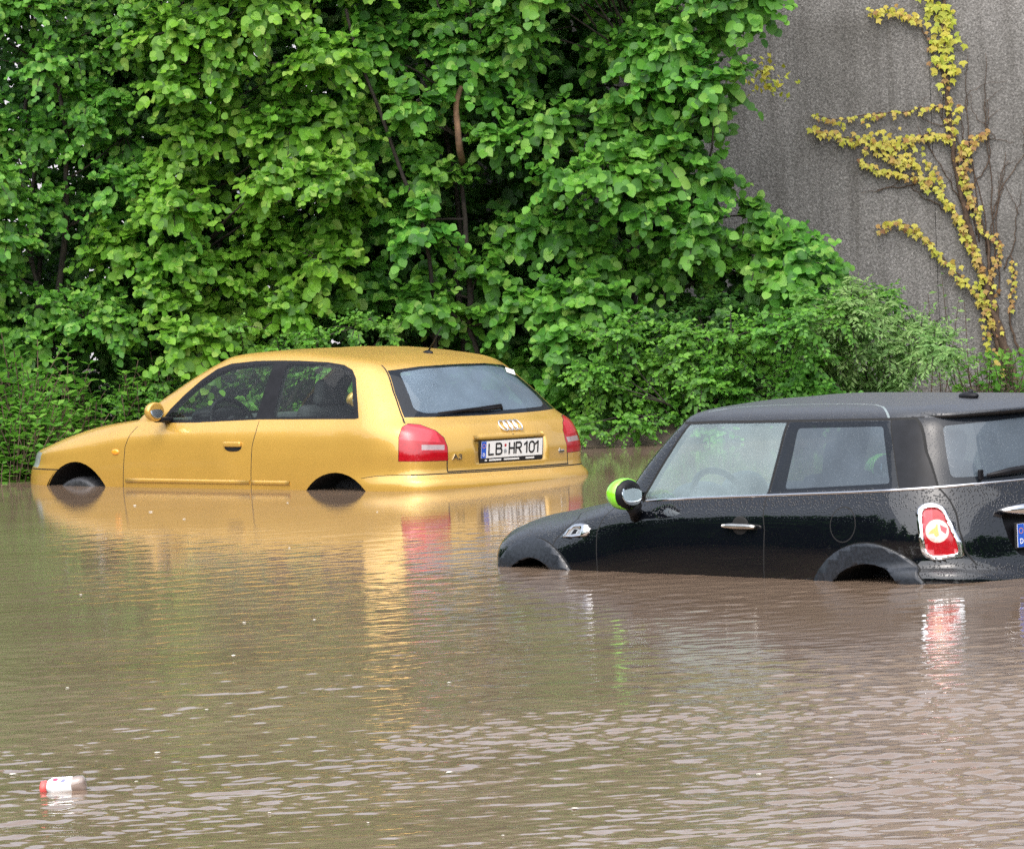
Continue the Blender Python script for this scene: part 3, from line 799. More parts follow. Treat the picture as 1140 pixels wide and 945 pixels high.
    flat_box(0, 0, .575, .142, -.012, .008, M['ink'])
    flat_box(0, .012, .560, .108, .008, .0095, M['white'])
    flat_box(-.258, .012, .042, .106, .0095, .0105, M['blue'])
    def text(t, x, y, h, m, w=1.0, bold=0.0, t0=.0105):
        V, Fc = font_mesh(t, h, m, .0008, bold, w); V[:, 0] += x; V[:, 1] += y; V[:, 2] += t0
        mb.add(on_rear(V, PX, 0, PZ), Fc, m, False)
        return V[:, 0].max()
    arc = lambda cx, cy, rx, ry, a0, a1: [(cx + rx * math.cos(math.radians(a)), cy + ry * math.sin(math.radians(a))) for a in np.linspace(a0, a1, 9)]
    GL = {'L': [[(0, 1), (0, 0), (.92, 0)]], 'H': [[(0, 0), (0, 1)], [(.0, .5), (.92, .5)], [(.92, 0), (.92, 1)]],
          'B': [[(0, 0), (0, 1), (.55, 1)] + arc(.55, .77, .30, .23, 90, -90) + [(0, .54)], [(.5, .54)] + arc(.58, .27, .36, .27, 90, -90) + [(0, 0)]],
          'R': [[(0, 0), (0, 1), (.55, 1)] + arc(.55, .75, .36, .25, 90, -90) + [(0, .5)], [(.48, .5), (.95, 0)]],
          '1': [[(0, .76), (.50, 1), (.50, 0)]], '0': [arc(.45, .70, .45, .30, 0, 180) + arc(.45, .30, .45, .30, 180, 360) + [(.90, .70)]]}
    def glyph(ch, x, w, y=-.027, h=.080, t=.0125):   # plate letters drawn as strokes of even width
        for st in GL[ch]:
            P = np.array([(x + a * w, y + t / 2 + c * (h - t)) for a, c in st])
            for a, c in zip(P[:-1], P[1:]):
                d = (c - a) / max(np.linalg.norm(c - a), 1e-9); n = np.array([-d[1], d[0]]) * t / 2; e = d * t * .30
                q = [a - e + n, a - e - n, c + e - n, c + e + n]
                zz = .0107 + .00004 * (glyph.k % 7); glyph.k += 1
                mb.add(on_rear([(u[0], u[1], zz) for u in q], PX, 0, PZ), [[0, 1, 2, 3]], M['ink'], False)
    glyph.k = 0
    for ch, x, w in (('L', -.212, .046), ('B', -.146, .056), ('H', -.026, .048), ('R', .036, .052), ('1', .112, .046), ('0', .158, .050), ('1', .214, .046)): glyph(ch, x, w)
    text('D', -.268, -.030, .022, M['white'], .9, .0006)
    for k in range(12):
        a = k * math.pi / 6; flat_box(-.258 + .013 * math.cos(a), .036 + .013 * math.sin(a), .004, .004, .0105, .0112, M['amber'])
    V = [(-.062 + .010 * math.cos(a), .034 + .010 * math.sin(a), .0105) for a in np.linspace(0, 2 * math.pi, 20, False)]
    mb.add(on_rear(V, PX, 0, PZ), [list(range(20))], M['pinkred'], False)
    V = [(-.062 + .013 * math.cos(a), -.004 + .015 * math.sin(a), .0105) for a in np.linspace(0, 2 * math.pi, 20, False)]
    mb.add(on_rear(V, PX, 0, PZ), [list(range(20))], M['hlens'], False)
    for x, w in ((-.235, .018), (-.15, .11), (0.0, .14), (.17, .08)): flat_box(x, -.056, w, .010, .008, .0088, M['white'])
    mb.obj('license_plate', gate)
    mb = MB()   # gold handle bar over the plate
    for_y = np.linspace(.318, -.318, 15)
    V = []
    for y in for_y:
        e = 1 - .35 * (abs(y) / .318) ** 8; bx = -1.972 + .012 * (y / .318) ** 2
        for dx, dz in ((.02, .342), (-.012, .338), (-.026, .324), (-.028, .308), (-.02, .297), (.02, .293)): V.append((bx + dx * e, y, .318 + (dz - .318) * e))
    mb.add(V, [[i * 6 + j, i * 6 + j + 1, (i + 1) * 6 + j + 1, (i + 1) * 6 + j] for i in range(14) for j in range(5)] + [[0, 1, 2, 3, 4, 5], [84 + q for q in (5, 4, 3, 2, 1, 0)]], B)
    mb.ball((-1.992, -.02, .320), (.006, .011, .011), M['rubber'])
    mb.obj('tailgate_handle', gate)
    mb = MB()
    for k in range(4):
        cy = .022 - .044 * k
        ring = [(-1.949 + .95 * .031 * math.sin(a), cy + .031 * math.cos(a), .384 + .031 * math.sin(a)) for a in np.linspace(0, 2 * math.pi, 33)]
        mb.tube(ring, .0052, M['chrome'], 8, False)
    mb.obj('ring_emblem', gate)
    mb = MB()
    V, Fc = font_mesh('A3', .034, M['chrome'], .003, .001, 1.35)
    mb.add([(-1.973 - .17 * v[0] - v[2], .515 - v[0], .188 + v[1]) for v in V], Fc, M['chrome'], False)
    mb.obj('badge', gate)
    mb = MB()
    mb.box((-1.977, -.478, .196), (.010, .055, .022), M['chrome'], .004); mb.box((-1.979, -.462, .200), (.010, .012, .034), M['chrome'], .004)
    mb.obj('badge', gate)
    mb = MB()   # wiper parked along the lower edge of the rear window
    mb.tube([(-1.800, -.11, .470), (-1.812, -.10, .500), (-1.828, .05, .490), (-1.815, .25, .482)], [.016, .013, .009, .007], M['rubber'], 8)
    mb.tube([(-1.812, -.10, .512), (-1.822, .10, .498), (-1.818, .30, .488), (-1.800, .46, .482)], [.008, .011, .011, .006], M['rubber'], 6)
    mb.ball((-1.795, -.11, .468), (.02, .022, .018), M['rubber'])
    mb.obj('rear_wiper', gate)
    mb = MB()
    mb.ball((-1.178, -.078, .848), (.045, .022, .020), M['rubber'])
    mb.tube([(-1.18, -.078, .86), (-1.24, -.078, .93), (-1.31, -.078, 1.02)], [.006, .004, .003], M['rubber'], 6)
    mb.obj('antenna', root)
    mb = MB()
    P = [(-.455, .742), (-.515, .722), (-.500, .690), (-.440, .712)]
    mb.add([(-1.500 - .95 * (.738 - z) - .014, y, z) for y, z in P], [[0, 1, 2, 3]], M['white'], False)
    mb.obj('sticker', rw)
    return root

# ------------------------------------------------------------------ black hatchback
def black_car():
    root = empty('hatchback_car', car_matrix((1.51516, 30.69328), (-.65598, .75478), (-.75478, -.65598), 0.0))
    tag(root, 'black three door hatchback with a lime green mirror cap and chrome waistline, half under water', 'car', 'cars stranded in the flood')
    def ids(t):
        g, i, j = t
        if g == 2: return HOOD
        if g == 1 and i < 2 * NC - 1 and j < 2 * NR: return WSH
        return BODY
    s = Skin(mini_cage(), ids)
    VB = (np.array([.656, .755, 0]), np.array([0, 0, 1.0]))
    sd = lambda c, n: n.y > .25 and c.y > .4
    rr = lambda c, n: n.x < -.15 and c.x < -1.25
    sw = lambda c, n: n.y > .1 and c.y > .55
    # wheel openings with wide plastic cladding
    for cx, cz, Ro, Ri in ((1.245, -.232, .383, .285), (-1.245, -.262, .452, .352)):
        s.cut(circle(cx, cz, Ro), SIDE, sw, CLAD)
        s.cut(circle(cx, cz, Ri), SIDE, sw, ARCH)
        s.line(circle(cx, cz, Ro + .003, 5, 175, 30), .006, SIDE, sw, SEAM, (BODY, HOOD))
    # glasshouse
    gp = lambda c, n: c.y > .4 and c.z > .3 and n.y > .2
    s.cut(rounded([(.430, .367), (.190, .741), (-.10, .750), (-.526, .758), (-.490, .412), (-.05, .385)], .012), SIDE, gp, GF)
    s.cut(rounded([(-.553, .760), (-1.245, .772), (-1.402, .460), (-1.05, .447), (-.514, .420)], .012), SIDE, gp, RUB)
    s.cut(rounded([(-.625, .733), (-1.212, .747), (-1.345, .478), (-.615, .438)], .02), SIDE, gp, GR, (RUB,))
    s.line([(-.539, .762), (-.502, .405)], .012, SIDE, gp, SEAM, (BODY, GF, RUB))
    s.line([(-1.250, .775), (-1.408, .455)], .006, SIDE, gp, SEAM, (BODY, RUB))
    s.line([(.445, .357), (.198, .748)], .016, SIDE, gp, SEAM, (BODY, GF))
    s.line([(.25, .748), (-.02, .758), (-.292, .762), (-.807, .773), (-1.251, .782), (-1.41, .786)], .012, SIDE, lambda c, n: c.y > .4, SEAM)
    s.cut([(.35, .84), (.26, .755), (-.02, .764), (-.292, .768), (-.807, .779), (-1.251, .788), (-1.42, .792), (-1.9, .82), (-1.9, 1.0), (.6, 1.0), (.6, .84)], SIDE, lambda c, n: True, ROOF, (BODY,))
    s.line([(.135, .566), (-.009, .512), (-.245, .483), (-.537, .462), (-.812, .455), (-.984, .483), (-1.10, .545), (-1.17, .595), (-1.223, .632)], .010, TOP, lambda c, n: n.z > .1, GUT, (ROOF,))
    # rear window wraps to the corner
    s.cut([(.600, .786), (.642, .625), (.667, .462), (.5, .466), (-.1, .476), (-.1, .790)], REAR, rr, RUB2, (BODY, SEAM))
    s.cut(rounded([(.545, .745), (.585, .60), (.605, .500), (.3, .492), (-.1, .494), (-.1, .765)], .025), REAR, rr, GREAR, (RUB2,))
    s.line([(.598, .79), (.6435, .625), (.668, .458), (.650, .394), (.645, .331), (.652, .25), (.640, .15), (.60, .08)], .008, REAR, rr, SEAM, (BODY, RUB2, ROOF))
    s.cut([(-1.243, .777), (-1.411, .452), (-1.66, .458), (-1.40, .792)], SIDE, gp, PIL, (BODY,))
    # doors, bonnet
    df = [(.655, .340), (.673, .312), (.710, .263), (.741, .198), (.739, .148), (.732, .025), (.732, -.35)]
    dr = [(-.490, .412), (-.505, .32), (-.522, .238), (-.512, .012), (-.512, -.35)]
    s.cut(df + dr[::-1] + [(-.05, .383), (.44, .350)], SIDE, lambda c, n: c.y > .55, DOOR, (BODY,))
    for l in (df, dr): s.line(l, .007, SIDE, lambda c, n: c.y > .55, SEAM, (BODY, DOOR))
    s.line([(.945, .262), (.956, .248), (1.015, .198), (1.070, .153), (1.090, .115)], .007, SIDE, lambda c, n: c.y > .5, SEAM, (BODY, HOOD))
    s.line([(1.15, .35), (1.05, .56), (.985, .70), (.950, .765)], .008, TOP, lambda c, n: n.z > .2 and c.x > .8, SEAM, (BODY, HOOD))
    # chrome side indicator
    sc = [(1.015, .163), (.985, .203), (.945, .229), (.88, .236), (.822, .231), (.797, .212), (.800, .192), (.825, .178), (.92, .170)]
    s.cut(sc, SIDE, sw, SCUT, (BODY, HOOD, SEAM))
    s.cut([(.985, .172), (.955, .206), (.905, .217), (.87, .210), (.885, .182)], SIDE, sw, MIRR, (SCUT,))
    s.cut([(.955, .180), (.915, .184), (.90, .205), (.93, .208)], SIDE, sw, CPIL, (MIRR,))
    # fuel flap
    s.cut(circle(-1.078, .277, .083, n=32), SIDE, sw, FLAP, (BODY,))
    s.line(circle(-1.078, .277, .085, n=32), .006, SIDE, sw, SEAM, (BODY, FLAP), True)
    # tail lamp: chrome ring, red glass, round pale middle
    lam = np.array([(-1.528, .765, .332), (-1.530, .754, .363), (-1.556, .731, .380), (-1.596, .704, .378), (-1.623, .687, .362), (-1.673, .675, .270), (-1.715, .649, .158), (-1.716, .654, .126), (-1.692, .687, .119), (-1.600, .760, .114), (-1.571, .774, .133), (-1.550, .777, .211)])
    L2 = smooth2([(p @ VB[0], p @ VB[1]) for p in lam], 3)
    lp = lambda c, n: c.y > .3 and c.x < -1.35 and n.dot(Vector((-.755, .656, 0))) > .2
    ch = s.cut(L2, VB, lp, LCHR)
    cx = sum(p[0] for p in L2) / len(L2); cy = sum(p[1] for p in L2) / len(L2)
    ins = [(cx + (p[0] - cx) * .77, cy + (p[1] - cy) * .865) for p in L2]
    s.cut(ins, VB, lp, LAMP, (LCHR,))
    ac = np.array((-1.622, .729, .250)); a0 = (ac @ VB[0], ac @ VB[1])
    s.cut([(ins[0][0] - .05, .265), (ins[0][0] + .3, .265), (ins[0][0] + .3, .45), (ins[0][0] - .05, .45)], VB, lp, LPINK, (LAMP,))  # upper lens coloured paler: a reflection painted into the red
    s.cut(circle(a0[0], a0[1], .056, n=28), VB, lp, LWHT, (LAMP, LPINK))
    s.cut([(a0[0] + dx, a0[1] + dz) for dx, dz in ((-.002, .038), (.010, .016), (.030, .004), (.044, -.014), (.018, -.012), (.008, -.030), (-.008, -.020), (-.004, .004))], VB, lp, AMB, (LWHT,))
    s.cut([(a0[0] + dx, a0[1] + dz) for dx, dz in ((-.048, .012), (-.014, .030), (-.018, .002), (-.040, -.016))], VB, lp, LPINK, (LWHT,))
    # tailgate
    s.cut([(.668, .462), (.650, .394), (.645, .331), (.652, .25), (.640, .15), (.60, .075), (-.1, .04), (-.1, .478), (.5, .468)], REAR, rr, GATE, (BODY,))
    rec = s.cut(rounded([(.43, .315), (.415, .19), (.365, .105), (-.1, .105), (-.1, .315)], .03), REAR, rr, RECESS, (GATE,))
    s.cut([(-2.3, -.44), (-1.50, -.44), (-1.50, .068), (-1.62, .067), (-1.70, .066), (-2.3, .055)], SIDE, lambda c, n: c.x < -1.4, BUMPR, (BODY, GATE))
    s.line([(-1.44, .068), (-1.50, .068), (-1.62, .067), (-1.70, .066)], .006, SIDE, lambda c, n: c.x < -1.4 and c.y > .5, SEAM, (BODY,))
    s.cut([(2.3, -.44), (1.50, -.44), (1.50, .03), (2.3, .03)], SIDE, lambda c, n: c.x > 1.45, BUMPF, (BODY,))
    fr = lambda c, n: c.x > 1.35 and n.x > .1
    s.cut([(.56 + .12 * math.cos(a), .125 + .085 * math.sin(a)) for a in np.linspace(0, 2 * math.pi, 24, False)], REAR, fr, HLAMP, (BODY, HOOD))
    s.cut([(-.1, .04), (.36, .04), (.36, .15), (-.1, .15)], REAR, fr, GRILLE, (BODY,))
    s.extrude(rec, vec=(.030, 0, 0), mat=RECESS)
    s.extrude([f for f in s.bm.faces if f.material_index == CLAD], along=.016, mat=CLAD)
    s.extrude([f for f in s.bm.faces if f.material_index == LCHR], along=.010, mat=LCHR)
    s.extrude([f for f in s.bm.faces if f.material_index == SCUT], along=.006, mat=SCUT)
    s.finish()
    B = M['black']
    s.piece('body', {BODY: B, SEAM: M['seam'], PIL: M['pillar']}, root, 0)
    s.piece('roof', {ROOF: B, GUT: M['gutter']}, root, 0)
    s.piece('hood', {HOOD: B}, root, 0)
    s.piece('windshield', {WSH: M['clear']}, root, 0)
    s.piece('front_bumper', {BUMPF: B}, root, 0)
    s.piece('rear_bumper', {BUMPR: B}, root, 0)
    s.piece('grille', {GRILLE: M['plastic']}, root, 0)
    gate = s.piece('tailgate', {GATE: B, RECESS: M['rubber']}, root, 0)
    s.piece('rear_window', {RUB2: M['blackgloss'], GREAR: M['privacy']}, gate, 0)
    cap_fn = lambda v: v
    for sg in (1, -1):
        d = s.piece('door', {DOOR: B}, root, sg)
        s.piece('door_window', {GF: M['fogged']}, d, sg)
        mb = MB()
        mb.ball((-.345, sg * .830, .252), (.062, .010, .052), M['seam'])
        V = []
        xs = np.linspace(-.240, -.470, 9)
        for x in xs:
            e = 1 - .45 * abs((x + .355) / .115) ** 4
            for dy, dz in ((.018, -.014 * e), (.032, -.010 * e), (.036, 0), (.032, .012 * e), (.018, .016 * e), (.012, 0)): V.append((x, sg * (.828 + dy), .253 + dz - .02 * (x + .355) * -.2))
        mb.add(V, [[i * 6 + j, i * 6 + (j + 1) % 6, (i + 1) * 6 + (j + 1) % 6, (i + 1) * 6 + j] for i in range(8) for j in range(6)] + [list(range(6)), list(range(48, 54))], M['chrome_dull'])
        mb.obj('door_handle', d)
        s.piece('quarter_window', {RUB: M['blackgloss'], GR: M['privacy']}, root, sg)
        s.piece('wheel_arch', {CLAD: M['plastic']}, root, sg, keep=lambda v: v.x > 0); s.piece('wheel_arch', {CLAD: M['plastic']}, root, sg, keep=lambda v: v.x < 0)
        t = s.piece('tail_light', {LAMP: M['red'], LPINK: M['pinkred'], LWHT: M['whitelens'], AMB: M['amber']}, root, sg)
        s.piece('chrome_ring', {LCHR: M['chrome']}, t, sg)
        s.piece('headlight', {HLAMP: M['hlens']}, root, sg)
        s.piece('turn_signal', {SCUT: M['chrome'], MIRR: M['hlens'], CPIL: M['rubber']}, root, sg)
        if sg == 1: s.piece('fuel_flap', {FLAP: B}, root, sg)
        # round door mirror: black shell, green cap on its front half, glass facing rearward
        mb = MB()
        mc = np.array((.405, sg * .915, .405))
        mb.ball(mc, (.070, .0905, .0785), M['rubber'], fn=lambda v: np.array([np.clip(v[0], -.70, .20), v[1], v[2]]))
        mb.tube([mc + (.0, -.05 * sg, -.062), (.43, sg * .84, .315), (.45, sg * .80, .285)], [.045, .030, .040], M['rubber'], 10)
        mr = mb.obj('door_mirror', root)
        mb = MB(); mb.ball(mc + (.008, 0, .001), (.094, .093, .081), M['green'], fn=lambda v: np.array([max(v[0], -.30), v[1], v[2]])); mb.obj('mirror_cap', mr)
        mb = MB(); mb.ball(mc + (-.049, 0, 0), (.005, .068, .058), M['mirror'], rot=Matrix.Rotation(math.radians(8), 3, 'Y')); mb.obj('mirror_glass', mr)
        wheel(root, 1.245, sg * .72, -.33, .30); wheel(root, -1.245, sg * .72, -.33, .30)
    arch_liner(root, 1.245, -.232, .30, .83, .5, M['seam']); arch_liner(root, -1.245, -.262, .36, .835, .5, M['seam'])
    # chrome line round the waist
    row = s.Lg[5 * NC:, -1]
    row = row[row[:, 0] < .46]
    pts = []
    full = np.vstack([row, (row * [1, -1, 1])[::-1][1:]])
    tg = np.gradient(full, axis=0); tg /= np.linalg.norm(tg, axis=1)[:, None]
    nn = np.c_[-tg[:, 1], tg[:, 0]]; nn = -nn if (nn[5] @ np.array([0, 1])) < 0 else nn
    V = []
    for p, n in zip(full, nn):
        for o, dz in ((-.004, -.009), (.005, -.007), (.0075, 0), (.005, .005), (-.004, .007)):
            V.append((p[0] + n[0] * o, p[1] + n[1] * o, p[2] - .002 + dz))
    k = 5
    mesh_obj('chrome_strip', V, [[i * k + j, i * k + j + 1, (i + 1) * k + j + 1, (i + 1) * k + j] for i in range(len(full) - 1) for j in range(k - 1)], M['chrome'], root)
    # roof spoiler over the rear window
    U = s.Ug
    ed = U[(2 + 4) * NC + NC // 2:, 3 * NR - 2]; ed = np.vstack([ed, (ed * [1, -1, 1])[::-1][1:]])
    fi = U[(2 + 4) * NC + NC // 2:, 4 * NR - 3]; fi = np.vstack([fi, (fi * [1, -1, 1])[::-1][1:]])
    V = []; n = len(ed)
    for i in range(n):
        e = ed[i]; f = fi[i]; w = math.sin(math.pi * i / (n - 1)) ** .35
        out = np.array([-.085 * w, 0, -.004])
        for q in (f + [0, 0, .004], e * .4 + f * .6 + [0, 0, .007], e + out * .5 + [0, 0, .004], e + out + [0, 0, -.004], e + out + [.004, 0, -.016], e + out * .3 + [0, 0, -.034], e + [.03, 0, -.045]): V.append(tuple(q))
    k = 7
    Fq = []; fm = []
    for i in range(n - 1):
        for j in range(k - 1):
            Fq.append([i * k + j, (i + 1) * k + j, (i + 1) * k + j + 1, i * k + j + 1]); fm.append(0 if j < 4 else 1)
    mesh_obj('roof_spoiler', V, Fq, [B, M['seam']], root, fm)
    # boot handle, plate, wiper, aerial
    mb = MB()
    ys = np.linspace(.455, -.455, 25); V = []
    for y in ys:
        e = math.sqrt(max(0.02, 1 - (abs(y) / .458) ** 6)); x = -1.772 - .060 * (1 - (y / .46) ** 2)
        for a in np.linspace(0, 2 * math.pi, 10, False): V.append((x - .018 + .026 * math.cos(a), y, .332 + .031 * e * math.sin(a)))
    mb.add(V, [[i * 10 + j, (i + 1) * 10 + j, (i + 1) * 10 + (j + 1) % 10, i * 10 + (j + 1) % 10] for i in range(24) for j in range(10)] + [list(range(10)), list(range(240, 250))], M['chrome'])
    mb.obj('tailgate_handle', gate)
    mb = MB()
    mb.box((-1.812, .05, .205), (.012, .68, .128), M['ink'], .003)
    mb.box((-1.8185, .05, .205), (.003, .66, .114), M['white'])
    mb.box((-1.8205, .356, .205), (.002, .044, .112), M['blue'])
    for q in range(12):
        a = q * math.pi / 6; mb.box((-1.8218, .356 + .013 * math.cos(a), .228 + .013 * math.sin(a)), (.001, .004, .004), M['amber'])
    Vf, Ff = font_mesh('D', .026, M['white'], .0006, .0008, .9)
    mb.add([(-1.822 - v[2], .356 + .010 - v[0], .165 + v[1]) for v in Vf], Ff, M['white'], False)
    mb.obj('license_plate', gate)
    mb = MB()
    mb.box((-1.675, .470, .505), (.020, .028, .050), M['rubber'], .006)
    mb.tube([(-1.690, .44, .500), (-1.712, .30, .512), (-1.735, .10, .522), (-1.742, -.15, .520)], [.008, .018, .020, .010], M['rubber'], 8)
    mb.tube([(-1.742, -.15, .520), (-1.748, -.02, .495)], [.014, .018], M['rubber'], 8)
    mb.obj('rear_wiper', gate)
    mb = MB()
    mb.ball((-1.235, .085, .862), (.065, .030, .020), M['rubber']); mb.tube([(-1.245, .085, .868), (-1.255, .085, .890)], [.014, .009], M['rubber'], 8)
    mb.obj('antenna', root)
    # interior
    s.piece('interior_trim', {i: M['trim'] for i in (BODY, DOOR, GATE, HOOD, SEAM, ROOF)}, root, 0, flat='liner', shift=-.03)
    mb = MB()
    mb.box((.62, 0, .28), (.36, 1.30, .16), M['dash'], .05); mb.ball((.46, .36, .37), (.10, .16, .06), M['dash']); mb.ball((.50, 0, .36), (.08, .15, .10), M['dash'])
    mb.obj('dashboard', root)
    steering_wheel(root, (.29, .36, .325), .18, 26, M['rubber'])
    front_seat(root, -.22, .36, -.06); front_seat(root, -.22, -.36, -.06)
    mb = MB(); mb.box((-.85, 0, .0), (.5, 1.1, .16), M['seat'], .05); mb.box((-1.12, 0, .22), (.14, 1.1, .48), M['seat'], .05, Matrix.Rotation(math.radians(-14), 3, 'Y'))
    for y in (-.3, .3): mb.box((-1.19, y, .50), (.08, .24, .14), M['seat'], .03)
    mb.obj('rear_seat', root)
    return root

# ------------------------------------------------------------------ ground, water
def smooth01(t):
    t = np.clip(t, 0, 1); return t * t * (3 - 2 * t)

def shore(x):
    return 42.35 - 1.25 * smooth01((-2.95 - x) / .5) - .35 * smooth01((x - .2) / .8)

def ground_z(x, y):
    t = smooth01((y - (shore(x) - .45)) / 1.1)
    z = -.52 + t * .66 + .06 * np.sin(x * 3.1 + y * 1.7) * t + .1 * smooth01((y - 44) / 20)
    return z

def axis(lo, hi, step, far, k=1.35):
    a = list(np.arange(lo, hi + step * .5, step)); d = step
    up = []; v = a[-1]
    while v < far[1]: d *= k; v += d; up.append(v)
    d = step; dn = []; v = a[0]
    while v > far[0]: d *= k; v -= d; dn.append(v)
    return np.array(dn[::-1] + a + up)

def grid_mesh(name, X, Y, Z, m, kind):
    nx, ny = len(X), len(Y)
    V = np.empty((ny, nx, 3)); V[..., 0] = X[None, :]; V[..., 1] = Y[:, None]; V[..., 2] = Z
    idx = np.arange(nx * ny).reshape(ny, nx)
    Q = np.stack([idx[:-1, :-1], idx[:-1, 1:], idx[1:, 1:], idx[1:, :-1]], -1).reshape(-1, 4)
    return fast_mesh(name, V.reshape(-1, 3), Q, m, kind=kind)

def fast_mesh(name, V, Q, m, kind=None, parent=None, extra=None):
    """big numpy mesh; Q (n,4) quads with repeated last index for triangles not allowed: pass tris in extra"""
    me = bpy.data.meshes.new(name)
    me.vertices.add(len(V)); me.vertices.foreach_set('co', np.asarray(V, np.float32).ravel())
    loops = Q.ravel(); starts = np.arange(len(Q)) * 4; tot = np.full(len(Q), 4)
    if extra is not None and len(extra):
        starts = np.concatenate([starts, len(loops) + np.arange(len(extra)) * 3]); tot = np.concatenate([tot, np.full(len(extra), 3)])
        loops = np.concatenate([loops, extra.ravel()])
    me.loops.add(len(loops)); me.loops.foreach_set('vertex_index', loops.astype(np.int32))
    me.polygons.add(len(starts)); me.polygons.foreach_set('loop_start', starts.astype(np.int32)); me.polygons.foreach_set('loop_total', tot.astype(np.int32))
    me.polygons.foreach_set('use_smooth', np.ones(len(starts), bool))
    me.materials.append(m); me.update(calc_edges=True); me.validate()
    o = bpy.data.objects.new(name, me); COL.objects.link(o)
    if kind: o['kind'] = kind
    if parent is not None: o.parent = parent
    return o

m_soil = basic('wet_soil', (.050, .038, .026), .8, var=.6, scale=6, bump=.5)
X = axis(-6, 6, .12, (-400, 400)); Y = axis(40, 46, .1, (-400, 900))
XX, YY = np.meshgrid(X, Y)
grid_mesh('ground', X, Y, ground_z(XX, YY), m_soil, 'structure')

def water_material():
    m, nt, out = new_mat('muddy_water')
    p = N(nt, 'ShaderNodeBsdfPrincipled')
    p.inputs['Roughness'].default_value = 0.02; p.inputs['IOR'].default_value = 1.33
    p.inputs['Specular IOR Level'].default_value = 0.5
    tc = N(nt, 'ShaderNodeTexCoord')
    mp = N(nt, 'ShaderNodeMapping'); mp.inputs['Scale'].default_value = (.35, .9, 1)
    nt.links.new(tc.outputs['Object'], mp.inputs['Vector'])
    nz = N(nt, 'ShaderNodeTexNoise'); nz.inputs['Scale'].default_value = 1.0; nz.inputs['Detail'].default_value = 6; nz.inputs['Roughness'].default_value = .6
    nt.links.new(mp.outputs[0], nz.inputs['Vector'])
    nt.links.new(ramp(nt, nz.outputs['Fac'], [(.3, (.162, .112, .078)), (.7, (.208, .150, .107))]), p.inputs['Base Color'])
    mp2 = N(nt, 'ShaderNodeMapping'); mp2.inputs['Scale'].default_value = (22, 48, 1)
    nt.links.new(tc.outputs['Object'], mp2.inputs['Vector'])
    n2 = N(nt, 'ShaderNodeTexNoise'); n2.inputs['Scale'].default_value = 1.0; n2.inputs['Detail'].default_value = 4
    nt.links.new(mp2.outputs[0], n2.inputs['Vector'])
    b = N(nt, 'ShaderNodeBump'); b.inputs['Strength'].default_value = 0.03; b.inputs['Distance'].default_value = 0.01
    nt.links.new(n2.outputs['Fac'], b.inputs['Height']); nt.links.new(b.outputs['Normal'], p.inputs['Normal'])
    nt.links.new(p.outputs[0], out.inputs['Surface'])
    return m

def water_height(X, Y):
    rng = np.random.default_rng(5)
    h = np.zeros_like(X)
    # wind ripples running roughly towards the camera, calm in the lee of the cars and the hedge
    far = smooth01((37.5 - Y) / 12.0)
    near = 0.035 + 0.62 * smooth01((37.6 - Y) / 7.0) + 0.85 * smooth01((29.0 - Y) / 9.0)
    for k in range(64):
        lam = .042 * (1.041 ** k) * rng.uniform(.9, 1.1)
        a = rng.normal(math.pi / 2, .70)
        kx, ky = 2 * math.pi / lam * math.cos(a), 2 * math.pi / lam * math.sin(a)
        slope = .0235 if lam < .16 else (.0150 if lam < .32 else .0075)
        amp = slope * lam / (2 * math.pi)
        ph = rng.uniform(0, 2 * math.pi)
        env = .5 + .5 * np.sin(X * rng.uniform(.5, 2.6) + Y * rng.uniform(.4, 1.9) + rng.uniform(0, 6)) * np.sin(X * rng.uniform(-1.2, 1.2) + Y * rng.uniform(.3, 1.2) + rng.uniform(0, 6))
        h += amp * env * np.sin(kx * X + ky * Y + ph)
    # gusts: patches of rougher and smoother water
    gust = .78 + .30 * np.sin(X * 1.1 + Y * .55 + 1.0) * np.sin(X * .4 - Y * .9) + .16 * np.sin(X * 2.7 - Y * 1.6) + .30 * smooth01((X + .2) / 1.2) * smooth01((27 - Y) / 4)
    h *= near * gust
    # a streak of choppier water in front of the black car
    st = np.exp(-((Y - 22.6 - .25 * X) / .9) ** 2) * smooth01((X + .9) / .6)
    for k in range(26):
        lam = rng.uniform(.045, .17); a = rng.normal(math.pi / 2, .8)
        h += st * .036 * lam / (2 * math.pi) * np.sin(2 * math.pi / lam * (math.cos(a) * X + math.sin(a) * Y) + rng.uniform(0, 6.28))
    edge = smooth01((4.0 - np.abs(X)) / .6) * smooth01((Y - 17.0) / 1.0) * smooth01((43.2 - Y) / .8)
    return h * edge

X = axis(-4.0, 4.0, .0200, (-500, 500), 1.5)
Yw = [17.0]
while Yw[-1] < 43.2: Yw.append(Yw[-1] + .011 + .020 * (Yw[-1] - 17) / 26)
dn = []; d = .02; v = 17.0
while v > -500: d *= 1.5; v -= d; dn.append(v)
up = []; d = .03; v = Yw[-1]
while v < 60: d *= 1.5; v += d; up.append(v)
Y = np.array(dn[::-1] + Yw + up)
XX, YY = np.meshgrid(X, Y)
grid_mesh('water', X, Y, water_height(XX, YY), water_material(), 'structure')

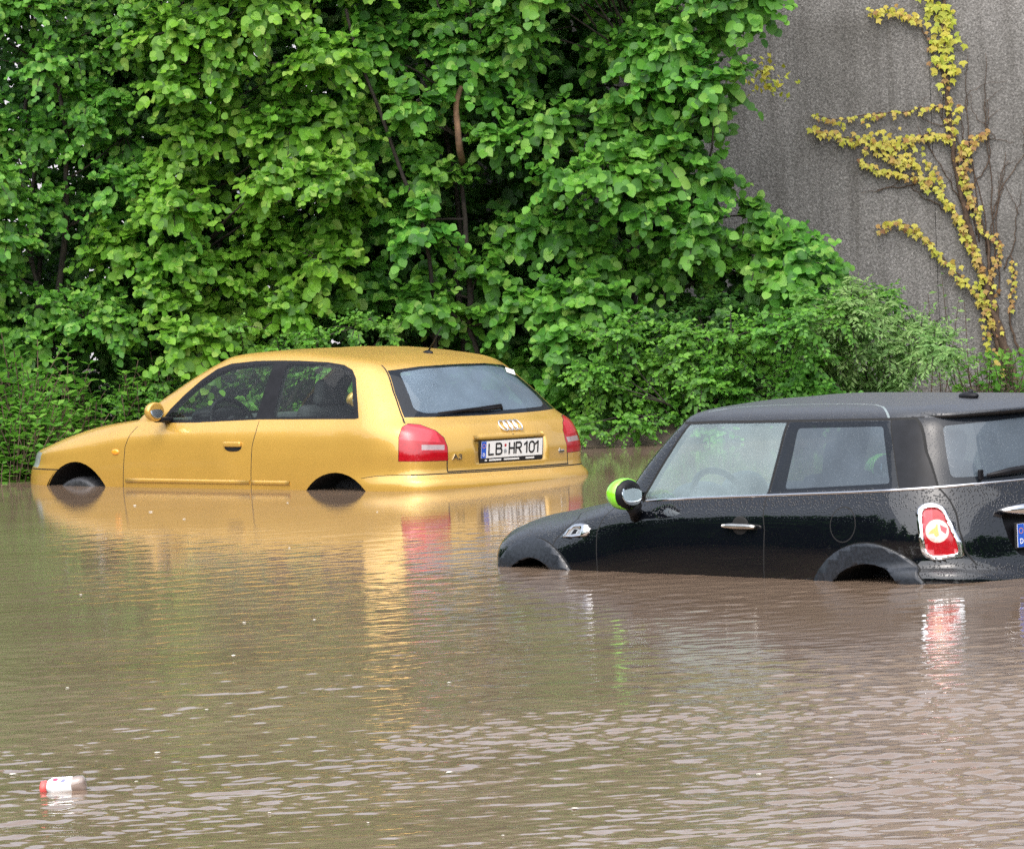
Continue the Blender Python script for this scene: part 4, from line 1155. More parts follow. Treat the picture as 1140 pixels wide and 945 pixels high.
# ------------------------------------------------------------------ concrete wall
def concrete():
    m, nt, out = new_mat('weathered_concrete')
    p = N(nt, 'ShaderNodeBsdfPrincipled'); p.inputs['Roughness'].default_value = .9; p.inputs['Specular IOR Level'].default_value = .2
    tc = N(nt, 'ShaderNodeTexCoord')
    nz = N(nt, 'ShaderNodeTexNoise'); nz.inputs['Scale'].default_value = 62; nz.inputs['Detail'].default_value = 3; nz.inputs['Roughness'].default_value = .75
    nt.links.new(tc.outputs['Object'], nz.inputs['Vector'])
    c1 = ramp(nt, nz.outputs['Fac'], [(.32, (.098, .095, .090)), (.46, (.168, .163, .155)), (.54, (.200, .194, .185)), (.68, (.33, .322, .310))])
    mp = N(nt, 'ShaderNodeMapping'); mp.inputs['Scale'].default_value = (5.5, 1, .35)
    nt.links.new(tc.outputs['Object'], mp.inputs['Vector'])
    st = N(nt, 'ShaderNodeTexNoise'); st.inputs['Scale'].default_value = 1.6; st.inputs['Detail'].default_value = 7; st.inputs['Roughness'].default_value = .65
    nt.links.new(mp.outputs[0], st.inputs['Vector'])
    c2 = ramp(nt, st.outputs['Fac'], [(.30, (.66, .65, .63)), (.48, (.95, .945, .94)), (.70, (1.14, 1.14, 1.14))])
    mu = N(nt, 'ShaderNodeMix', data_type='RGBA', blend_type='MULTIPLY'); mu.inputs[0].default_value = 1
    nt.links.new(c1, mu.inputs[6]); nt.links.new(c2, mu.inputs[7])
    bl = N(nt, 'ShaderNodeTexNoise'); bl.inputs['Scale'].default_value = 1.1; bl.inputs['Detail'].default_value = 4
    nt.links.new(tc.outputs['Object'], bl.inputs['Vector'])
    c3 = ramp(nt, bl.outputs['Fac'], [(.33, (.72, .71, .69)), (.52, (1.0, .99, .98)), (.68, (1.18, 1.16, 1.15))])
    m2 = N(nt, 'ShaderNodeMix', data_type='RGBA', blend_type='MULTIPLY'); m2.inputs[0].default_value = 1
    nt.links.new(mu.outputs[2], m2.inputs[6]); nt.links.new(c3, m2.inputs[7])
    nt.links.new(m2.outputs[2], p.inputs['Base Color'])
    b = N(nt, 'ShaderNodeBump'); b.inputs['Strength'].default_value = .6; b.inputs['Distance'].default_value = .012
    nt.links.new(nz.outputs['Fac'], b.inputs['Height']); nt.links.new(b.outputs['Normal'], p.inputs['Normal'])
    nt.links.new(p.outputs[0], out.inputs['Surface'])
    return m

WALL_Y = 45.6
mb = MB()
m_con = concrete()
bw = [(-.9, 3.27), (3.2725, 7.6), (7.6025, 12.0)]     # cast bays with narrow joints
for a, b in bw: mb.box(((a + b) / 2, WALL_Y + .2, 2.6), (b - a, .4, 7.2), m_con, .003)
mb.box((5.55, WALL_Y + .21, 6.3), (13.1, .5, .16), m_con, .02)
w = mb.obj('concrete_wall')
tag(w, 'tall weathered grey concrete wall behind the bushes, streaked by rain', 'wall')

# ------------------------------------------------------------------ foliage
def tmpl_round(curl=.16, fold=.10):
    s = np.array([0, .10, .32, .60, .84, 1.0]); w = np.array([.27, .45, .44, .25]); up = np.array([-.05, -.03, .01, .0])
    mid = [(0, a, -curl * a * a) for a in s]
    L = [(-b, a + u, fold * b * 2 - curl * a * a) for a, b, u in zip(s[1:5], w, up)]; R = [(-q[0], q[1], q[2]) for q in L]
    V = np.array(mid + L + R)     # 0-5 midrib, 6-9 left, 10-13 right
    Q = np.array([[1, 2, 7, 6], [2, 3, 8, 7], [3, 4, 9, 8], [1, 10, 11, 2], [2, 11, 12, 3], [3, 12, 13, 4]])
    T = np.array([[0, 1, 6], [0, 10, 1], [4, 5, 9], [4, 13, 5]])
    return V, Q, T
def tmpl_small(w=.28, curl=.12):
    V = np.array([(0, 0, 0), (-w, .5, .06 - curl * .25), (0, .45, -curl * .25), (w, .5, .06 - curl * .25), (0, 1, -curl)])
    return V, np.zeros((0, 4), int), np.array([[0, 2, 1], [0, 3, 2], [1, 2, 4], [2, 3, 4]])
def tmpl_lobed():
    V = np.array([(0, 0, 0), (0, .45, .02), (-.30, .05, .05), (-.55, .45, .05), (-.22, .55, .04), (0, 1.0, -.12), (.22, .55, .04), (.55, .45, .05), (.30, .05, .05)])
    return V, np.zeros((0, 4), int), np.array([[0, 1, 2], [1, 3, 2], [1, 4, 3], [1, 5, 4], [1, 6, 5], [1, 7, 6], [1, 8, 7], [1, 0, 8]])

def norm(a): return a / np.maximum(np.linalg.norm(a, axis=-1, keepdims=True), 1e-9)

def leaves(name, pos, nrm, tip, size, tmpl, m, parent):
    V, Q, T = tmpl
    tip = norm(tip); nrm = norm(nrm - tip * (nrm * tip).sum(-1, keepdims=True)); bx = np.cross(tip, nrm)
    n, k = len(pos), len(V)
    jit = 1 + RNG.normal(0, .10, (n, 1)); cl = RNG.uniform(.4, 1.9, (n, 1))
    W = (pos[:, None] + size[:, None, None] * ((V[None, :, 0] * jit)[..., None] * bx[:, None] + V[None, :, 1, None] * tip[:, None] + (V[None, :, 2] * cl)[..., None] * nrm[:, None]))
    off = (np.arange(n) * k)[:, None, None]
    return fast_mesh(name, W.reshape(-1, 3), (off + Q[None]).reshape(-1, 4) if len(Q) else np.zeros((0, 4), int), m, parent=parent, extra=(off + T[None]).reshape(-1, 3))

def sprays(clumps, shoots, per, size, spread=.85, droop=.28, face=.75, up=.65, rng=RNG):
    """leafy shoots fanning out of each clump (x, y, z, r), leaves in two ranks along every shoot"""
    P = []; Nn = []; T = []; S = []; tw = []
    for c in clumps:
        c, r = np.array(c[:3]), c[3]
        for _ in range(int(shoots * (r / .38) ** 2)):
            d = rng.normal(0, 1, 3) * [1, .9, .85] + [0, -.55, .30]; d /= np.linalg.norm(d)
            L = r * rng.uniform(.65, 1.15) * spread / .85
            t = np.linspace(.30, 1, per) + rng.normal(0, .02, per)
            p = c + d * L * t[:, None] + np.array([0, 0, -droop * L]) * (t ** 2)[:, None]
            lat = np.cross(d, [0, 0, 1.0]); lat /= max(np.linalg.norm(lat), 1e-6)
            sgn = np.where(np.arange(per) % 2 == 0, 1, -1)[:, None]
            tip = d * .45 + sgn * lat * .85 + np.array([0, -.10, -.45]) + rng.normal(0, .25, (per, 3))
            tip[-1] = d + [0, 0, -.4]
            nn = np.array([0, -face, up]) + d * .35 + rng.normal(0, .30, (per, 3))
            P.append(p); T.append(tip); Nn.append(nn); S.append(size * rng.uniform(.55, 1.25, per) * (1 - .35 * t ** 3))
            tw.append((c + d * L * .1, c + d * L * .6 + [0, 0, -droop * L * .36], p[-1]))
    return np.concatenate(P), np.concatenate(Nn), np.concatenate(T), np.concatenate(S), tw

def branch(mb, a, b, r0, r1, m, sag=.12, n=7, rng=RNG):
    a, b = np.array(a, float), np.array(b, float); L = np.linalg.norm(b - a)
    t = np.linspace(0, 1, n)[:, None]
    bend = rng.normal(0, .06 * L, 3); p = a + (b - a) * t + np.sin(math.pi * t) * (bend + [0, 0, sag * L]) + rng.normal(0, .008 * L, (n, 3)) * np.sin(math.pi * t)
    mb.tube(p, np.linspace(r0, r1, n), m, 6); return p

LEAF = {
 'bright': leaf_mat('bright_leaf', [(0, (.052, .145, .014)), (.40, (.120, .300, .022)), (.80, (.195, .420, .036)), (1, (.29, .45, .08))]),
 'mid': leaf_mat('mid_leaf', [(0, (.036, .120, .018)), (.45, (.086, .260, .028)), (.82, (.155, .385, .042)), (1, (.24, .42, .08))]),
 'dark': leaf_mat('dark_leaf', [(0, (.022, .075, .016)), (.5, (.046, .140, .022)), (.9, (.080, .210, .030)), (1, (.12, .22, .05))]),  # darker leaf copy, stands for shade inside the hedge
 'fine': leaf_mat('fine_leaf', [(0, (.038, .130, .014)), (.5, (.084, .245, .020)), (1, (.145, .345, .036))], trans=.35),
 'pale': leaf_mat('pale_leaf', [(0, (.110, .220, .055)), (.5, (.185, .340, .090)), (1, (.29, .43, .15))]),
 'weed': leaf_mat('weed_leaf', [(0, (.056, .170, .016)), (.5, (.110, .290, .028)), (1, (.180, .370, .050))]),
 'yellow': leaf_mat('yellow_leaf', [(0, (.38, .40, .045)), (.5, (.54, .50, .070)), (.85, (.52, .42, .075)), (1, (.36, .20, .05))], trans=.2, tcol=(.6, .45, .06)),
 'rust': leaf_mat('rusty_leaf', [(0, (.44, .36, .08)), (.5, (.40, .25, .065)), (1, (.24, .12, .05))], trans=.2, tcol=(.5, .25, .06)),
 'lime': leaf_mat('yellow_green_leaf', [(0, (.30, .36, .03)), (.6, (.46, .47, .05)), (1, (.52, .42, .06))], trans=.2, tcol=(.5, .5, .06)),
}

def in_holes(px, py, holes):
    return any(((px - h[0]) / h[2]) ** 2 + ((py - h[1]) / h[3]) ** 2 < 1 for h in holes)

def fill_clumps(poly, dist, r, step, holes=(), rng=RNG):
    """clump centres spread over an outline read off the photo, each at its own distance"""
    xs = [p[0] for p in poly]; ys = [p[1] for p in poly]; out = []
    y = min(ys)
    while y < max(ys):
        x = min(xs) + rng.uniform(0, step)
        while x < max(xs):
            qx, qy = x + rng.normal(0, step * .22), y + rng.normal(0, step * .22)
            if in_poly((qx, qy), poly) and not in_holes(qx, qy, holes):
                w_ = at(qx, qy, rng.uniform(*dist)); out.append((w_[0], w_[1], max(w_[2], .10), rng.uniform(*r)))
            x += step
        y += step * .85
    return out

def shrub(name, label, cat, base, clumps, back, shoots, per, size, leaf, tmpl, group=None, stems=5, r0=.05, thick=1.0, shade_leaf='dark', wood='bark', tall=9):
    """a shrub: stems from the base to its clumps, sprays of leaves on them"""
    root = empty(name, Matrix.Translation(base)); tag(root, label, cat, group)
    inv = -np.array(base)
    loc = lambda c: (c[0] + inv[0], c[1] + inv[1], c[2] + inv[2], c[3])
    cl = [loc(c) for c in clumps]; bk = [loc(c) for c in back]
    P, Nn, T, S, tw = sprays(cl, shoots, per, size)
    parts = [(P, Nn, T, S)]
    leaves('crown', P, Nn, T, S, tmpl, LEAF[leaf], root)
    if bk:
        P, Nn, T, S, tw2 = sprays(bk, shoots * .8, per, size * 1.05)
        leaves('inner_crown', P, Nn, T, S, tmpl, LEAF[shade_leaf], root)  # inner leaves coloured darker, painting the shade between the clumps
    mb = MB()
    order = sorted(cl + bk, key=lambda c: c[2])
    mains = []
    for k in range(stems):
        c = order[int((k + .7) / stems * (len(order) - 1))]
        top = (c[0] * .55 + RNG.normal(0, .1), c[1] + .15, max(min(c[2], tall), .3) * .95)
        mains.append(branch(mb, (RNG.normal(0, .12), RNG.normal(0, .08), -.1), top, r0 * RNG.uniform(.6, 1.1), r0 * .3, M[wood], .02, 12))
    pts = np.concatenate(mains)
    for c in cl + bk:
        c3 = np.array(c[:3]); q = pts[np.argmin(np.linalg.norm((pts - c3) * [1, 1, .6], axis=1) + (pts[:, 2] > c3[2]) * .5)]
        branch(mb, q, c3, r0 * .28, r0 * .10, M[wood], .05, 7)
    for a, b, c in tw[::3]:
        mb.tube([a, b, c], [.005 * thick, .004 * thick, .0015], M[wood], 4, False)
    mb.obj('trunk', root)
    return root

HOLES = [(520, 250, 15, 70), (245, 238, 36, 18), (300, 262, 24, 14), (95, 175, 24, 14), (60, 300, 26, 15), (100, 408, 70, 24), (425, 180, 12, 24), (700, 350, 40, 12), (640, 90, 12, 24), (330, 290, 16, 10), (455, 290, 16, 15)]
TOPY = -250
S1 = [(-70, TOPY), (150, TOPY), (165, 60), (140, 180), (120, 300), (160, 400), (150, 440), (60, 455), (-70, 470)]
S2 = [(140, TOPY), (420, TOPY), (430, 60), (415, 200), (400, 300), (370, 380), (200, 400), (130, 330), (130, 180)]
S3 = [(400, TOPY), (600, TOPY), (600, 100), (560, 220), (590, 340), (650, 480), (480, 440), (390, 400), (390, 250)]
S4 = [(560, TOPY), (880, TOPY), (850, -40), (815, 40), (800, 110), (790, 180), (815, 225), (880, 255), (925, 275), (900, 320), (800, 320), (720, 350), (680, 470), (620, 500), (590, 350), (570, 220)]
B1 = [(-90, TOPY), (170, TOPY), (170, 520), (-90, 520)]
B2 = [(120, TOPY), (440, TOPY), (440, 500), (120, 500)]
B3 = [(390, TOPY), (620, TOPY), (640, 490), (390, 490)]
B4 = [(570, TOPY), (850, TOPY), (790, 40), (770, 180), (800, 250), (880, 290), (880, 420), (700, 500), (580, 490)]
BH = [(140, 12, 30, 22), (66, 188, 16, 12), (74, 292, 12, 16), (408, 55, 13, 16), (492, 55, 15, 14), (88, 405, 14, 30)]
S5 = [(640, 430), (700, 350), (800, 330), (930, 330), (960, 380), (960, 450), (800, 480), (700, 505), (650, 505)]
S6 = [(880, 365), (925, 335), (975, 325), (1020, 345), (1045, 375), (1040, 425), (980, 455), (880, 455)]
S7 = [(210, 390), (300, 345), (400, 345), (440, 375), (440, 480), (200, 485), (130, 475), (110, 440)]
D1, D2 = (42.9, 43.7), (44.1, 44.9)
g_h = 'shrubs on the bank behind the cars'
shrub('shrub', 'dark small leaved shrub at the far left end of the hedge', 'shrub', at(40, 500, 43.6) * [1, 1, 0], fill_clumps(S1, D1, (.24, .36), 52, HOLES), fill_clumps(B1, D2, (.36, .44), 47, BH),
      38, 11, .066, 'mid', tmpl_round(), g_h, 5, .030, shade_leaf='dark')
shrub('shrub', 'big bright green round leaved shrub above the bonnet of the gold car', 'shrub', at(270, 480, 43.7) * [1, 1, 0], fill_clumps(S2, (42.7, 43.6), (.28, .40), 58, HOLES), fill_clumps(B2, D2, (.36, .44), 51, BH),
      37, 11, .083, 'bright', tmpl_round(), g_h, 5, .036, shade_leaf='dark')
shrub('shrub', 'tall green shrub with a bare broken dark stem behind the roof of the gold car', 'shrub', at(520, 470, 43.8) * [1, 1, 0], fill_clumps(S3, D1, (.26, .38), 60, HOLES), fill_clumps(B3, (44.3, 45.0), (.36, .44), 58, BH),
      33, 10, .092, 'mid', tmpl_round(), g_h, 5, .036, shade_leaf='dark')
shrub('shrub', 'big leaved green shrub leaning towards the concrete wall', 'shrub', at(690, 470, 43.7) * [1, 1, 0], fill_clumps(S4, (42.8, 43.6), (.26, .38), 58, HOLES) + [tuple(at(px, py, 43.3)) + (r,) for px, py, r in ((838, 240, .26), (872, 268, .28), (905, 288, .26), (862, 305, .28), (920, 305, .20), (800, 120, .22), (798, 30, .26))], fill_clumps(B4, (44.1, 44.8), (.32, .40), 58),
      36, 10, .095, 'mid', tmpl_round(), g_h, 5, .040, shade_leaf='dark')
shrub('privet_bush', 'dense fine leaved dark green bush between the two cars at the water edge', 'bush', at(790, 480, 42.9) * [1, 1, 0], fill_clumps(S5, (42.15, 42.7), (.20, .30), 42, [(690, 352, 40, 12)]), fill_clumps(S5, (42.9, 43.5), (.26, .34), 52),
      80, 12, .056, 'fine', tmpl_small(.32), None, 6, .02)
shrub('willow_bush', 'pale green feathery bush in front of the concrete wall', 'bush', at(960, 470, 43.2) * [1, 1, 0], fill_clumps(S6, (42.5, 43.1), (.22, .32), 38), fill_clumps(S6, (43.4, 43.8), (.22, .28), 55),
      95, 14, .062, 'pale', tmpl_small(.17), None, 4, .012, shade_leaf='fine')
shrub('bramble_bush', 'low small leaved green bush just behind the windscreen of the gold car', 'bush', at(280, 470, 43.0) * [1, 1, 0], fill_clumps(S7, (42.6, 43.0), (.18, .26), 44), fill_clumps(S7, (43.2, 43.6), (.24, .3), 56),
      40, 11, .050, 'fine', tmpl_small(.32), None, 5, .012)

# bare broken stems standing in the gap of the hedge
for (pts, r, lab) in (([(511, 160), (509, 138), (508, 116), (514, 96)], .027, 'broken reddish brown dead stem standing upright in the gap of the hedge'),
                      ([(470, 250), (448, 195), (425, 130), (398, 60), (385, 10)], .016, 'thin bare branch slanting up to the left through the hedge')):
    mb = MB(); W = [at(p[0], p[1], 43.1) for p in pts]; W = [W[0] + np.array([.02, .25, -.15 if r > .025 else -1.5])] + W
    W = cr(np.array(W), 5); mb.tube(W, np.linspace(r, r * .7, len(W)), M['deadwood'] if r > .025 else M['bark'], 8)
    tag(mb.obj('dead_stem'), lab, 'stem')

# ------------------------------------------------------------------ weeds on the left bank
def weed(label, seed, h, n_st, size):
    rng = np.random.default_rng(seed)
    root = empty('nettle'); tag(root, label, 'weed', 'nettles on the left bank')
    P = []; Nn = []; T = []; S = []; mb = MB()
    for k in range(n_st):
        b = np.array([rng.normal(0, .09), rng.normal(0, .07), -.12]); lean = rng.normal(0, .12, 2); hh = h * rng.uniform(.6, 1.1)
        t = np.linspace(0, 1, 9); st = b + np.c_[lean[0] * t ** 2, lean[1] * t ** 2, (hh + .12) * t]
        mb.tube(st, np.linspace(.006, .003, 9), M['twig'], 5, False)
        nn = int(hh / .05)
        for q in range(2, nn + 1):
            f = q / nn; p = b + np.array([lean[0] * f * f, lean[1] * f * f, (hh + .12) * f])
            az = q * 1.57 + rng.uniform(-.3, .3)
            for s_ in (0, math.pi):
                d = np.array([math.cos(az + s_), math.sin(az + s_), .25 + .3 * f + rng.normal(0, .15)])
                P.append(p); T.append(d); Nn.append(np.array([0, -.35, 1.0]) - d * .2 + rng.normal(0, .15, 3)); S.append(size * (1.2 - .6 * f) * rng.uniform(.8, 1.2))
    leaves('foliage', np.array(P), np.array(Nn), np.array(T), np.array(S), tmpl_small(.32, .2), LEAF['weed'], root)
    mb.obj('stem', root)
    return root

def copy_thing(o):
    c = o.copy(); COL.objects.link(c)
    for ch in list(o.children):
        d = ch.copy(); COL.objects.link(d); d.parent = c
    return c

wl = 'leafy green nettle on the bank at the left, one of many alike'
protos = [weed(wl, 3, .66, 8, .115), weed(wl, 4, .52, 8, .10), weed(wl, 5, .36, 9, .09)]
spots = [(2, 41.25, 0), (18, 41.35, 1), (34, 41.5, 0), (8, 41.7, 0), (48, 41.75, 1), (28, 42.0, 0), (62, 42.0, 0), (78, 42.25, 1), (52, 42.4, 0), (95, 42.5, 2), (-14, 41.3, 0), (-28, 41.5, 1), (112, 42.55, 0), (130, 42.6, 2), (88, 42.75, 0),
         (12, 41.15, 2), (26, 41.25, 2), (38, 41.4, 2), (-4, 41.1, 2), (146, 42.75, 1), (44, 41.6, 1), (16, 42.2, 0), (-8, 42.0, 0), (105, 42.8, 0), (40, 41.9, 0), (70, 42.15, 0), (4, 41.5, 0), (22, 41.7, 0), (120, 42.7, 0), (55, 41.85, 2), (68, 42.0, 2), (82, 42.2, 2), (100, 42.4, 2), (160, 42.85, 0), (175, 42.9, 0)]
used = set()
for (px, dist, kd) in spots:
    o = protos[kd] if kd not in used else copy_thing(protos[kd]); used.add(kd)
    p_ = at(px, 500, dist); zz = float(ground_z(np.array(p_[0]), np.array(dist)))
    o.location = (p_[0], dist, max(zz, -.05)); o.rotation_euler.z = random.uniform(0, 6.28); s_ = random.uniform(.8, 1.2); o.scale = (s_, s_, s_ * random.uniform(.8, 1.2))

# small plant at the foot of the wall, far right
def tuft(label, px, dist, h, n, leaf, size):
    root = empty('seedling', Matrix.Translation((at(px, 440, dist)[0], dist, .35))); tag(root, label, 'plant')
    rng = np.random.default_rng(int(px)); P = []; Nn = []; T = []; S = []; mb = MB()
    for k in range(n):
        b = np.array([rng.normal(0, .16), rng.normal(0, .08), -.5]); tp = b + np.array([rng.normal(0, .15), rng.normal(0, .1), .5 + h * rng.uniform(.5, 1)])
        mb.tube([b, (b + tp) / 2 + rng.normal(0, .02, 3), tp], [.006, .004, .002], M['twig'], 5, False)
        for q in range(12):
            f = .2 + .8 * q / 11; d = np.array([rng.normal(0, 1), rng.normal(0, 1), .4]); P.append(b + (tp - b) * f); T.append(d); Nn.append(np.array([0, -.6, .9]) + rng.normal(0, .3, 3)); S.append(size * rng.uniform(.7, 1.2))
    leaves('foliage', np.array(P), np.array(Nn), np.array(T), np.array(S), tmpl_small(.26), LEAF[leaf], root); mb.obj('stem', root)
tuft('small green plant at the foot of the wall behind the aerial of the black car', 1122, 44.7, .10, 40, 'weed', .075)
tuft('sparse pale green sapling against the wall to the right of the feathery bush', 1060, 44.6, .80, 5, 'pale', .060)

# pale twig hanging from the hedge before the wall
root = empty('pale_twig', Matrix.Translation(at(805, 70, 43.6))); tag(root, 'thin twig of pale leaves hanging out in front of the upper wall', 'twig')
a0 = at(805, 70, 43.6); P = []; T = []; Nn = []; S = []; mb = MB()
pth = cr(np.array([at(q[0], q[1], 43.6) - a0 for q in ((790, 50), (815, 62), (838, 74), (858, 88), (872, 100))]), 5); mb.tube(pth, np.linspace(.006, .002, len(pth)), M['twig'], 5)
for q in range(70):
    f = RNG.uniform(.55, 1) ; p = pth[int(f * (len(pth) - 1))] + RNG.normal(0, .07, 3) * [1, .6, .8]; P.append(p); T.append(RNG.normal(0, 1, 3) + [.3, 0, -.4]); Nn.append(np.array([0, -.8, .6]) + RNG.normal(0, .3, 3)); S.append(.06 * RNG.uniform(.6, 1.1))
leaves('foliage', np.array(P), np.array(Nn), np.array(T), np.array(S), tmpl_small(.30), LEAF['lime'], root); mb.obj('stem', root)

# ------------------------------------------------------------------ creeper on the wall
def wall_pt(p, off=.03): return at(p[0], p[1], WALL_Y - off)
vb = wall_pt((1138, 440)); vine = empty('climbing_vine', Matrix.Translation((vb[0], vb[1], vb[2])))
tag(vine, 'yellow and rust coloured creeper climbing the concrete wall at the right', 'vine')
mb = MB(); A = {'yellow': [], 'rust': [], 'lime': []}
def vstem(pts, r0, r1, off=.03):
    W = cr(np.array([wall_pt(p, off) - vb for p in pts]), 6); W += RNG.normal(0, .006, W.shape) * [1, .2, 1]
    mb.tube(W, np.linspace(r0, r1, len(W)), M['twig'], 6); return W
def vleaves(pts, kind, n, width, size=.066, other=None, frac=0.0):
    W = cr(np.array([wall_pt(p, .05) - vb for p in pts]), 8)
    seg = np.r_[0, np.cumsum(np.linalg.norm(np.diff(W, axis=0), axis=1))]
    for t in np.linspace(0, seg[-1], n):
        p = np.array([np.interp(t, seg, W[:, k]) for k in range(3)]) + RNG.normal(0, 1, 3) * [width, .012, width]
        k = other if other and RNG.random() < frac else kind
        A[k].append((p, np.array([RNG.normal(0, .35), -1, .35 + RNG.normal(0, .3)]), np.array([RNG.normal(0, .6), -.25, -1.0]), size * RNG.uniform(.55, .95)))
trunk = [(1138, 440), (1128, 415), (1117, 385), (1105, 345), (1094, 310), (1086, 280), (1076, 240), (1066, 200), (1060, 160), (1055, 110), (1052, 60), (1050, 0), (1048, -120)]
vstem(trunk, .035, .012); vstem([(1132, 430), (1118, 375), (1108, 340), (1102, 300), (1098, 265), (1086, 235), (1074, 205)], .018, .008)
vstem([(1126, 428), (1108, 375), (1096, 335), (1090, 320)], .02, .012)
vstem([(1139, 400), (1125, 360), (1128, 300), (1126, 285)], .012, .006)
Bs = {'A': [(1050, 118), (1030, 121), (1000, 125), (960, 129), (930, 134), (905, 128)], 'B': [(1055, 150), (1030, 150), (1000, 158), (965, 160), (935, 152), (903, 144)],
      'C': [(1094, 305), (1076, 262), (1060, 232), (1045, 212), (1015, 196), (985, 190), (955, 177)], 'D': [(1110, 370), (1092, 335), (1068, 308), (1048, 285), (1022, 258), (1000, 248), (978, 254)],
      'E': [(1086, 235), (1076, 200), (1074, 172), (1085, 155), (1100, 147)], 'G': [(1054, 92), (1038, 60), (1022, 25), (1000, 13), (968, 16)]}
for k, v in Bs.items(): vstem(v, .009, .004)
vleaves(Bs['A'], 'yellow', 60, .014, .05, 'rust', .25); vleaves(Bs['B'], 'yellow', 95, .020, .06, 'rust', .2)
vleaves([(960, 150), (985, 158), (1010, 165), (1020, 175)], 'yellow', 60, .07, .06); vleaves([(985, 165), (1005, 178), (1030, 190), (1045, 205)], 'yellow', 60, .035, .06, 'rust', .3)
vleaves(Bs['C'], 'yellow', 115, .017, .062, 'rust', .25); vleaves([(1060, 232), (1080, 270), (1096, 310), (1106, 340)], 'rust', 38, .018, .055, 'yellow', .4)
vleaves(Bs['D'], 'yellow', 120, .018, .06, 'rust', .25); vleaves(Bs['E'], 'rust', 70, .018, .06, 'yellow', .4)
vleaves(Bs['G'][2:], 'yellow', 45, .022, .06, 'rust', .15); vleaves(Bs['G'][:3], 'rust', 12, .02, .05)
vleaves([(1036, -60), (1044, 0), (1050, 45), (1054, 82)], 'lime', 190, .055, .072); vleaves([(1054, 82), (1056, 110), (1057, 140)], 'rust', 12, .012, .05, 'yellow', .5)
vleaves([(1057, 112), (1062, 130), (1058, 150), (1070, 160)], 'yellow', 28, .03, .06, 'rust', .3)
vleaves([(1068, 165), (1070, 190), (1082, 225), (1098, 260), (1112, 270), (1110, 292)], 'rust', 60, .016, .05, 'yellow', .35)
vleaves([(1104, 330), (1096, 360), (1106, 390), (1116, 415)], 'rust', 36, .02, .05, 'lime', .4); vleaves([(1090, 310), (1096, 340)], 'lime', 22, .02, .055)
vleaves([(1126, 288), (1129, 315), (1123, 345)], 'rust', 26, .012, .05, 'yellow', .3); vleaves([(1116, 275), (1108, 295), (1100, 318)], 'rust', 22, .015, .05)
for (a, b, c, d) in ((1086, 260, 1050, 90), (1090, 270, 1078, 60), (1100, 300, 1120, 170), (1108, 300, 1098, 60), (1112, 330, 1122, 180), (1075, 240, 1020, 140), (1060, 235, 1010, 205), (1020, 205, 960, 215), (1098, 280, 1066, 120), (1106, 240, 1140, 140),
                     (1080, 210, 1100, 110), (1118, 300, 1138, 210), (1090, 150, 1128, 158), (1076, 180, 1040, 120)):
    p = [(a, b), (a + (c - a) * .35 + RNG.normal(0, 6), b + (d - b) * .3), (a + (c - a) * .7 + RNG.normal(0, 6), b + (d - b) * .7), (c, d)]
    vstem(p, .0055, .0018, .012)
    q = p[2]; vstem([q, (q[0] + RNG.normal(0, 14), q[1] - 16), (q[0] + RNG.normal(0, 20), q[1] - 34)], .003, .0012, .012)
mb.obj('stem', vine)
for k, v in A.items():
    leaves(k + '_leaves', np.array([q[0] for q in v]), np.array([q[1] for q in v]), np.array([q[2] for q in v]), np.array([q[3] for q in v]), tmpl_lobed(), LEAF[k], vine)

# ------------------------------------------------------------------ things afloat
root = empty('plastic_bottle', Matrix.Translation((-1.645, 21.36, .014)) @ Matrix.Rotation(math.radians(172), 4, 'Z') @ Matrix.Rotation(math.radians(4), 4, 'Y') @ Matrix.Scale(.98, 4))
tag(root, 'small white plastic bottle with a red cap floating on its side in the foreground', 'bottle')
def lathe(mb, prof, m, seg=28):
    V = []; k = len(prof)
    for i in range(seg):
        a = 2 * math.pi * i / seg
        for x, r in prof:
            q = r * (1 + .07 * math.sin(2 * a + x * 60) * math.sin(x * 45 + 1) + .03 * math.sin(5 * a + x * 110)); V.append((x + .06 * r * math.cos(3 * a), q * math.cos(a), q * math.sin(a)))
    mb.add(V, [[i * k + j, i * k + j + 1, ((i + 1) % seg) * k + j + 1, ((i + 1) % seg) * k + j] for i in range(seg) for j in range(k - 1)], m)
m_bot = basic('milky_plastic', (.70, .74, .76), .25, coat=.6, var=.06); m_lab = basic('white_label', (.80, .80, .80), .4, var=.04)
m_cap = basic('red_cap', (.70, .10, .09), .35, var=.08); m_clear = basic('cloudy_clear_plastic', (.26, .20, .17), .15, coat=1.0, var=.15)
mb = MB(); lathe(mb, [(-.078, .001), (-.076, .024), (-.068, .032), (-.050, .034), (-.030, .0345)], m_clear); mb.obj('bottle_base', root); mb = MB(); lathe(mb, [(.048, .033), (.060, .029), (.068, .022), (.072, .018)], m_bot)
mb.obj('bottle_shoulder', root)
mb = MB(); lathe(mb, [(-.030, .0345), (-.028, .0352), (.046, .0352), (.048, .0345)], m_lab)
def on_bottle(P2, m):   # small printed shapes wrapped on the upper front of the label
    V = []
    for x, a in P2: V.append((x, .0372 * math.cos(a), .0372 * math.sin(a)))
    mb.add(V, [list(range(len(V)))], m)
m_print = basic('label_print', (.16, .16, .34), .5, var=.2); m_pr2 = basic('label_print_red', (.35, .05, .12), .5, var=.2)
on_bottle([(.030 + .010 * math.cos(t), .95 + .22 * math.sin(t)) for t in np.linspace(0, 6.28, 14, False)], m_pr2)
on_bottle([(.000, .55), (-.010, .75), (-.004, .95), (.006, .8), (.010, .6)], m_print); on_bottle([(.008, 1.35), (.002, 1.35), (.002, 1.5), (.008, 1.5)], m_print)
mb.obj('label', root)
mb = MB(); lathe(mb, [(.066, .026), (.068, .029), (.086, .029), (.090, .026), (.090, .001)], m_cap); mb.obj('cap', root)

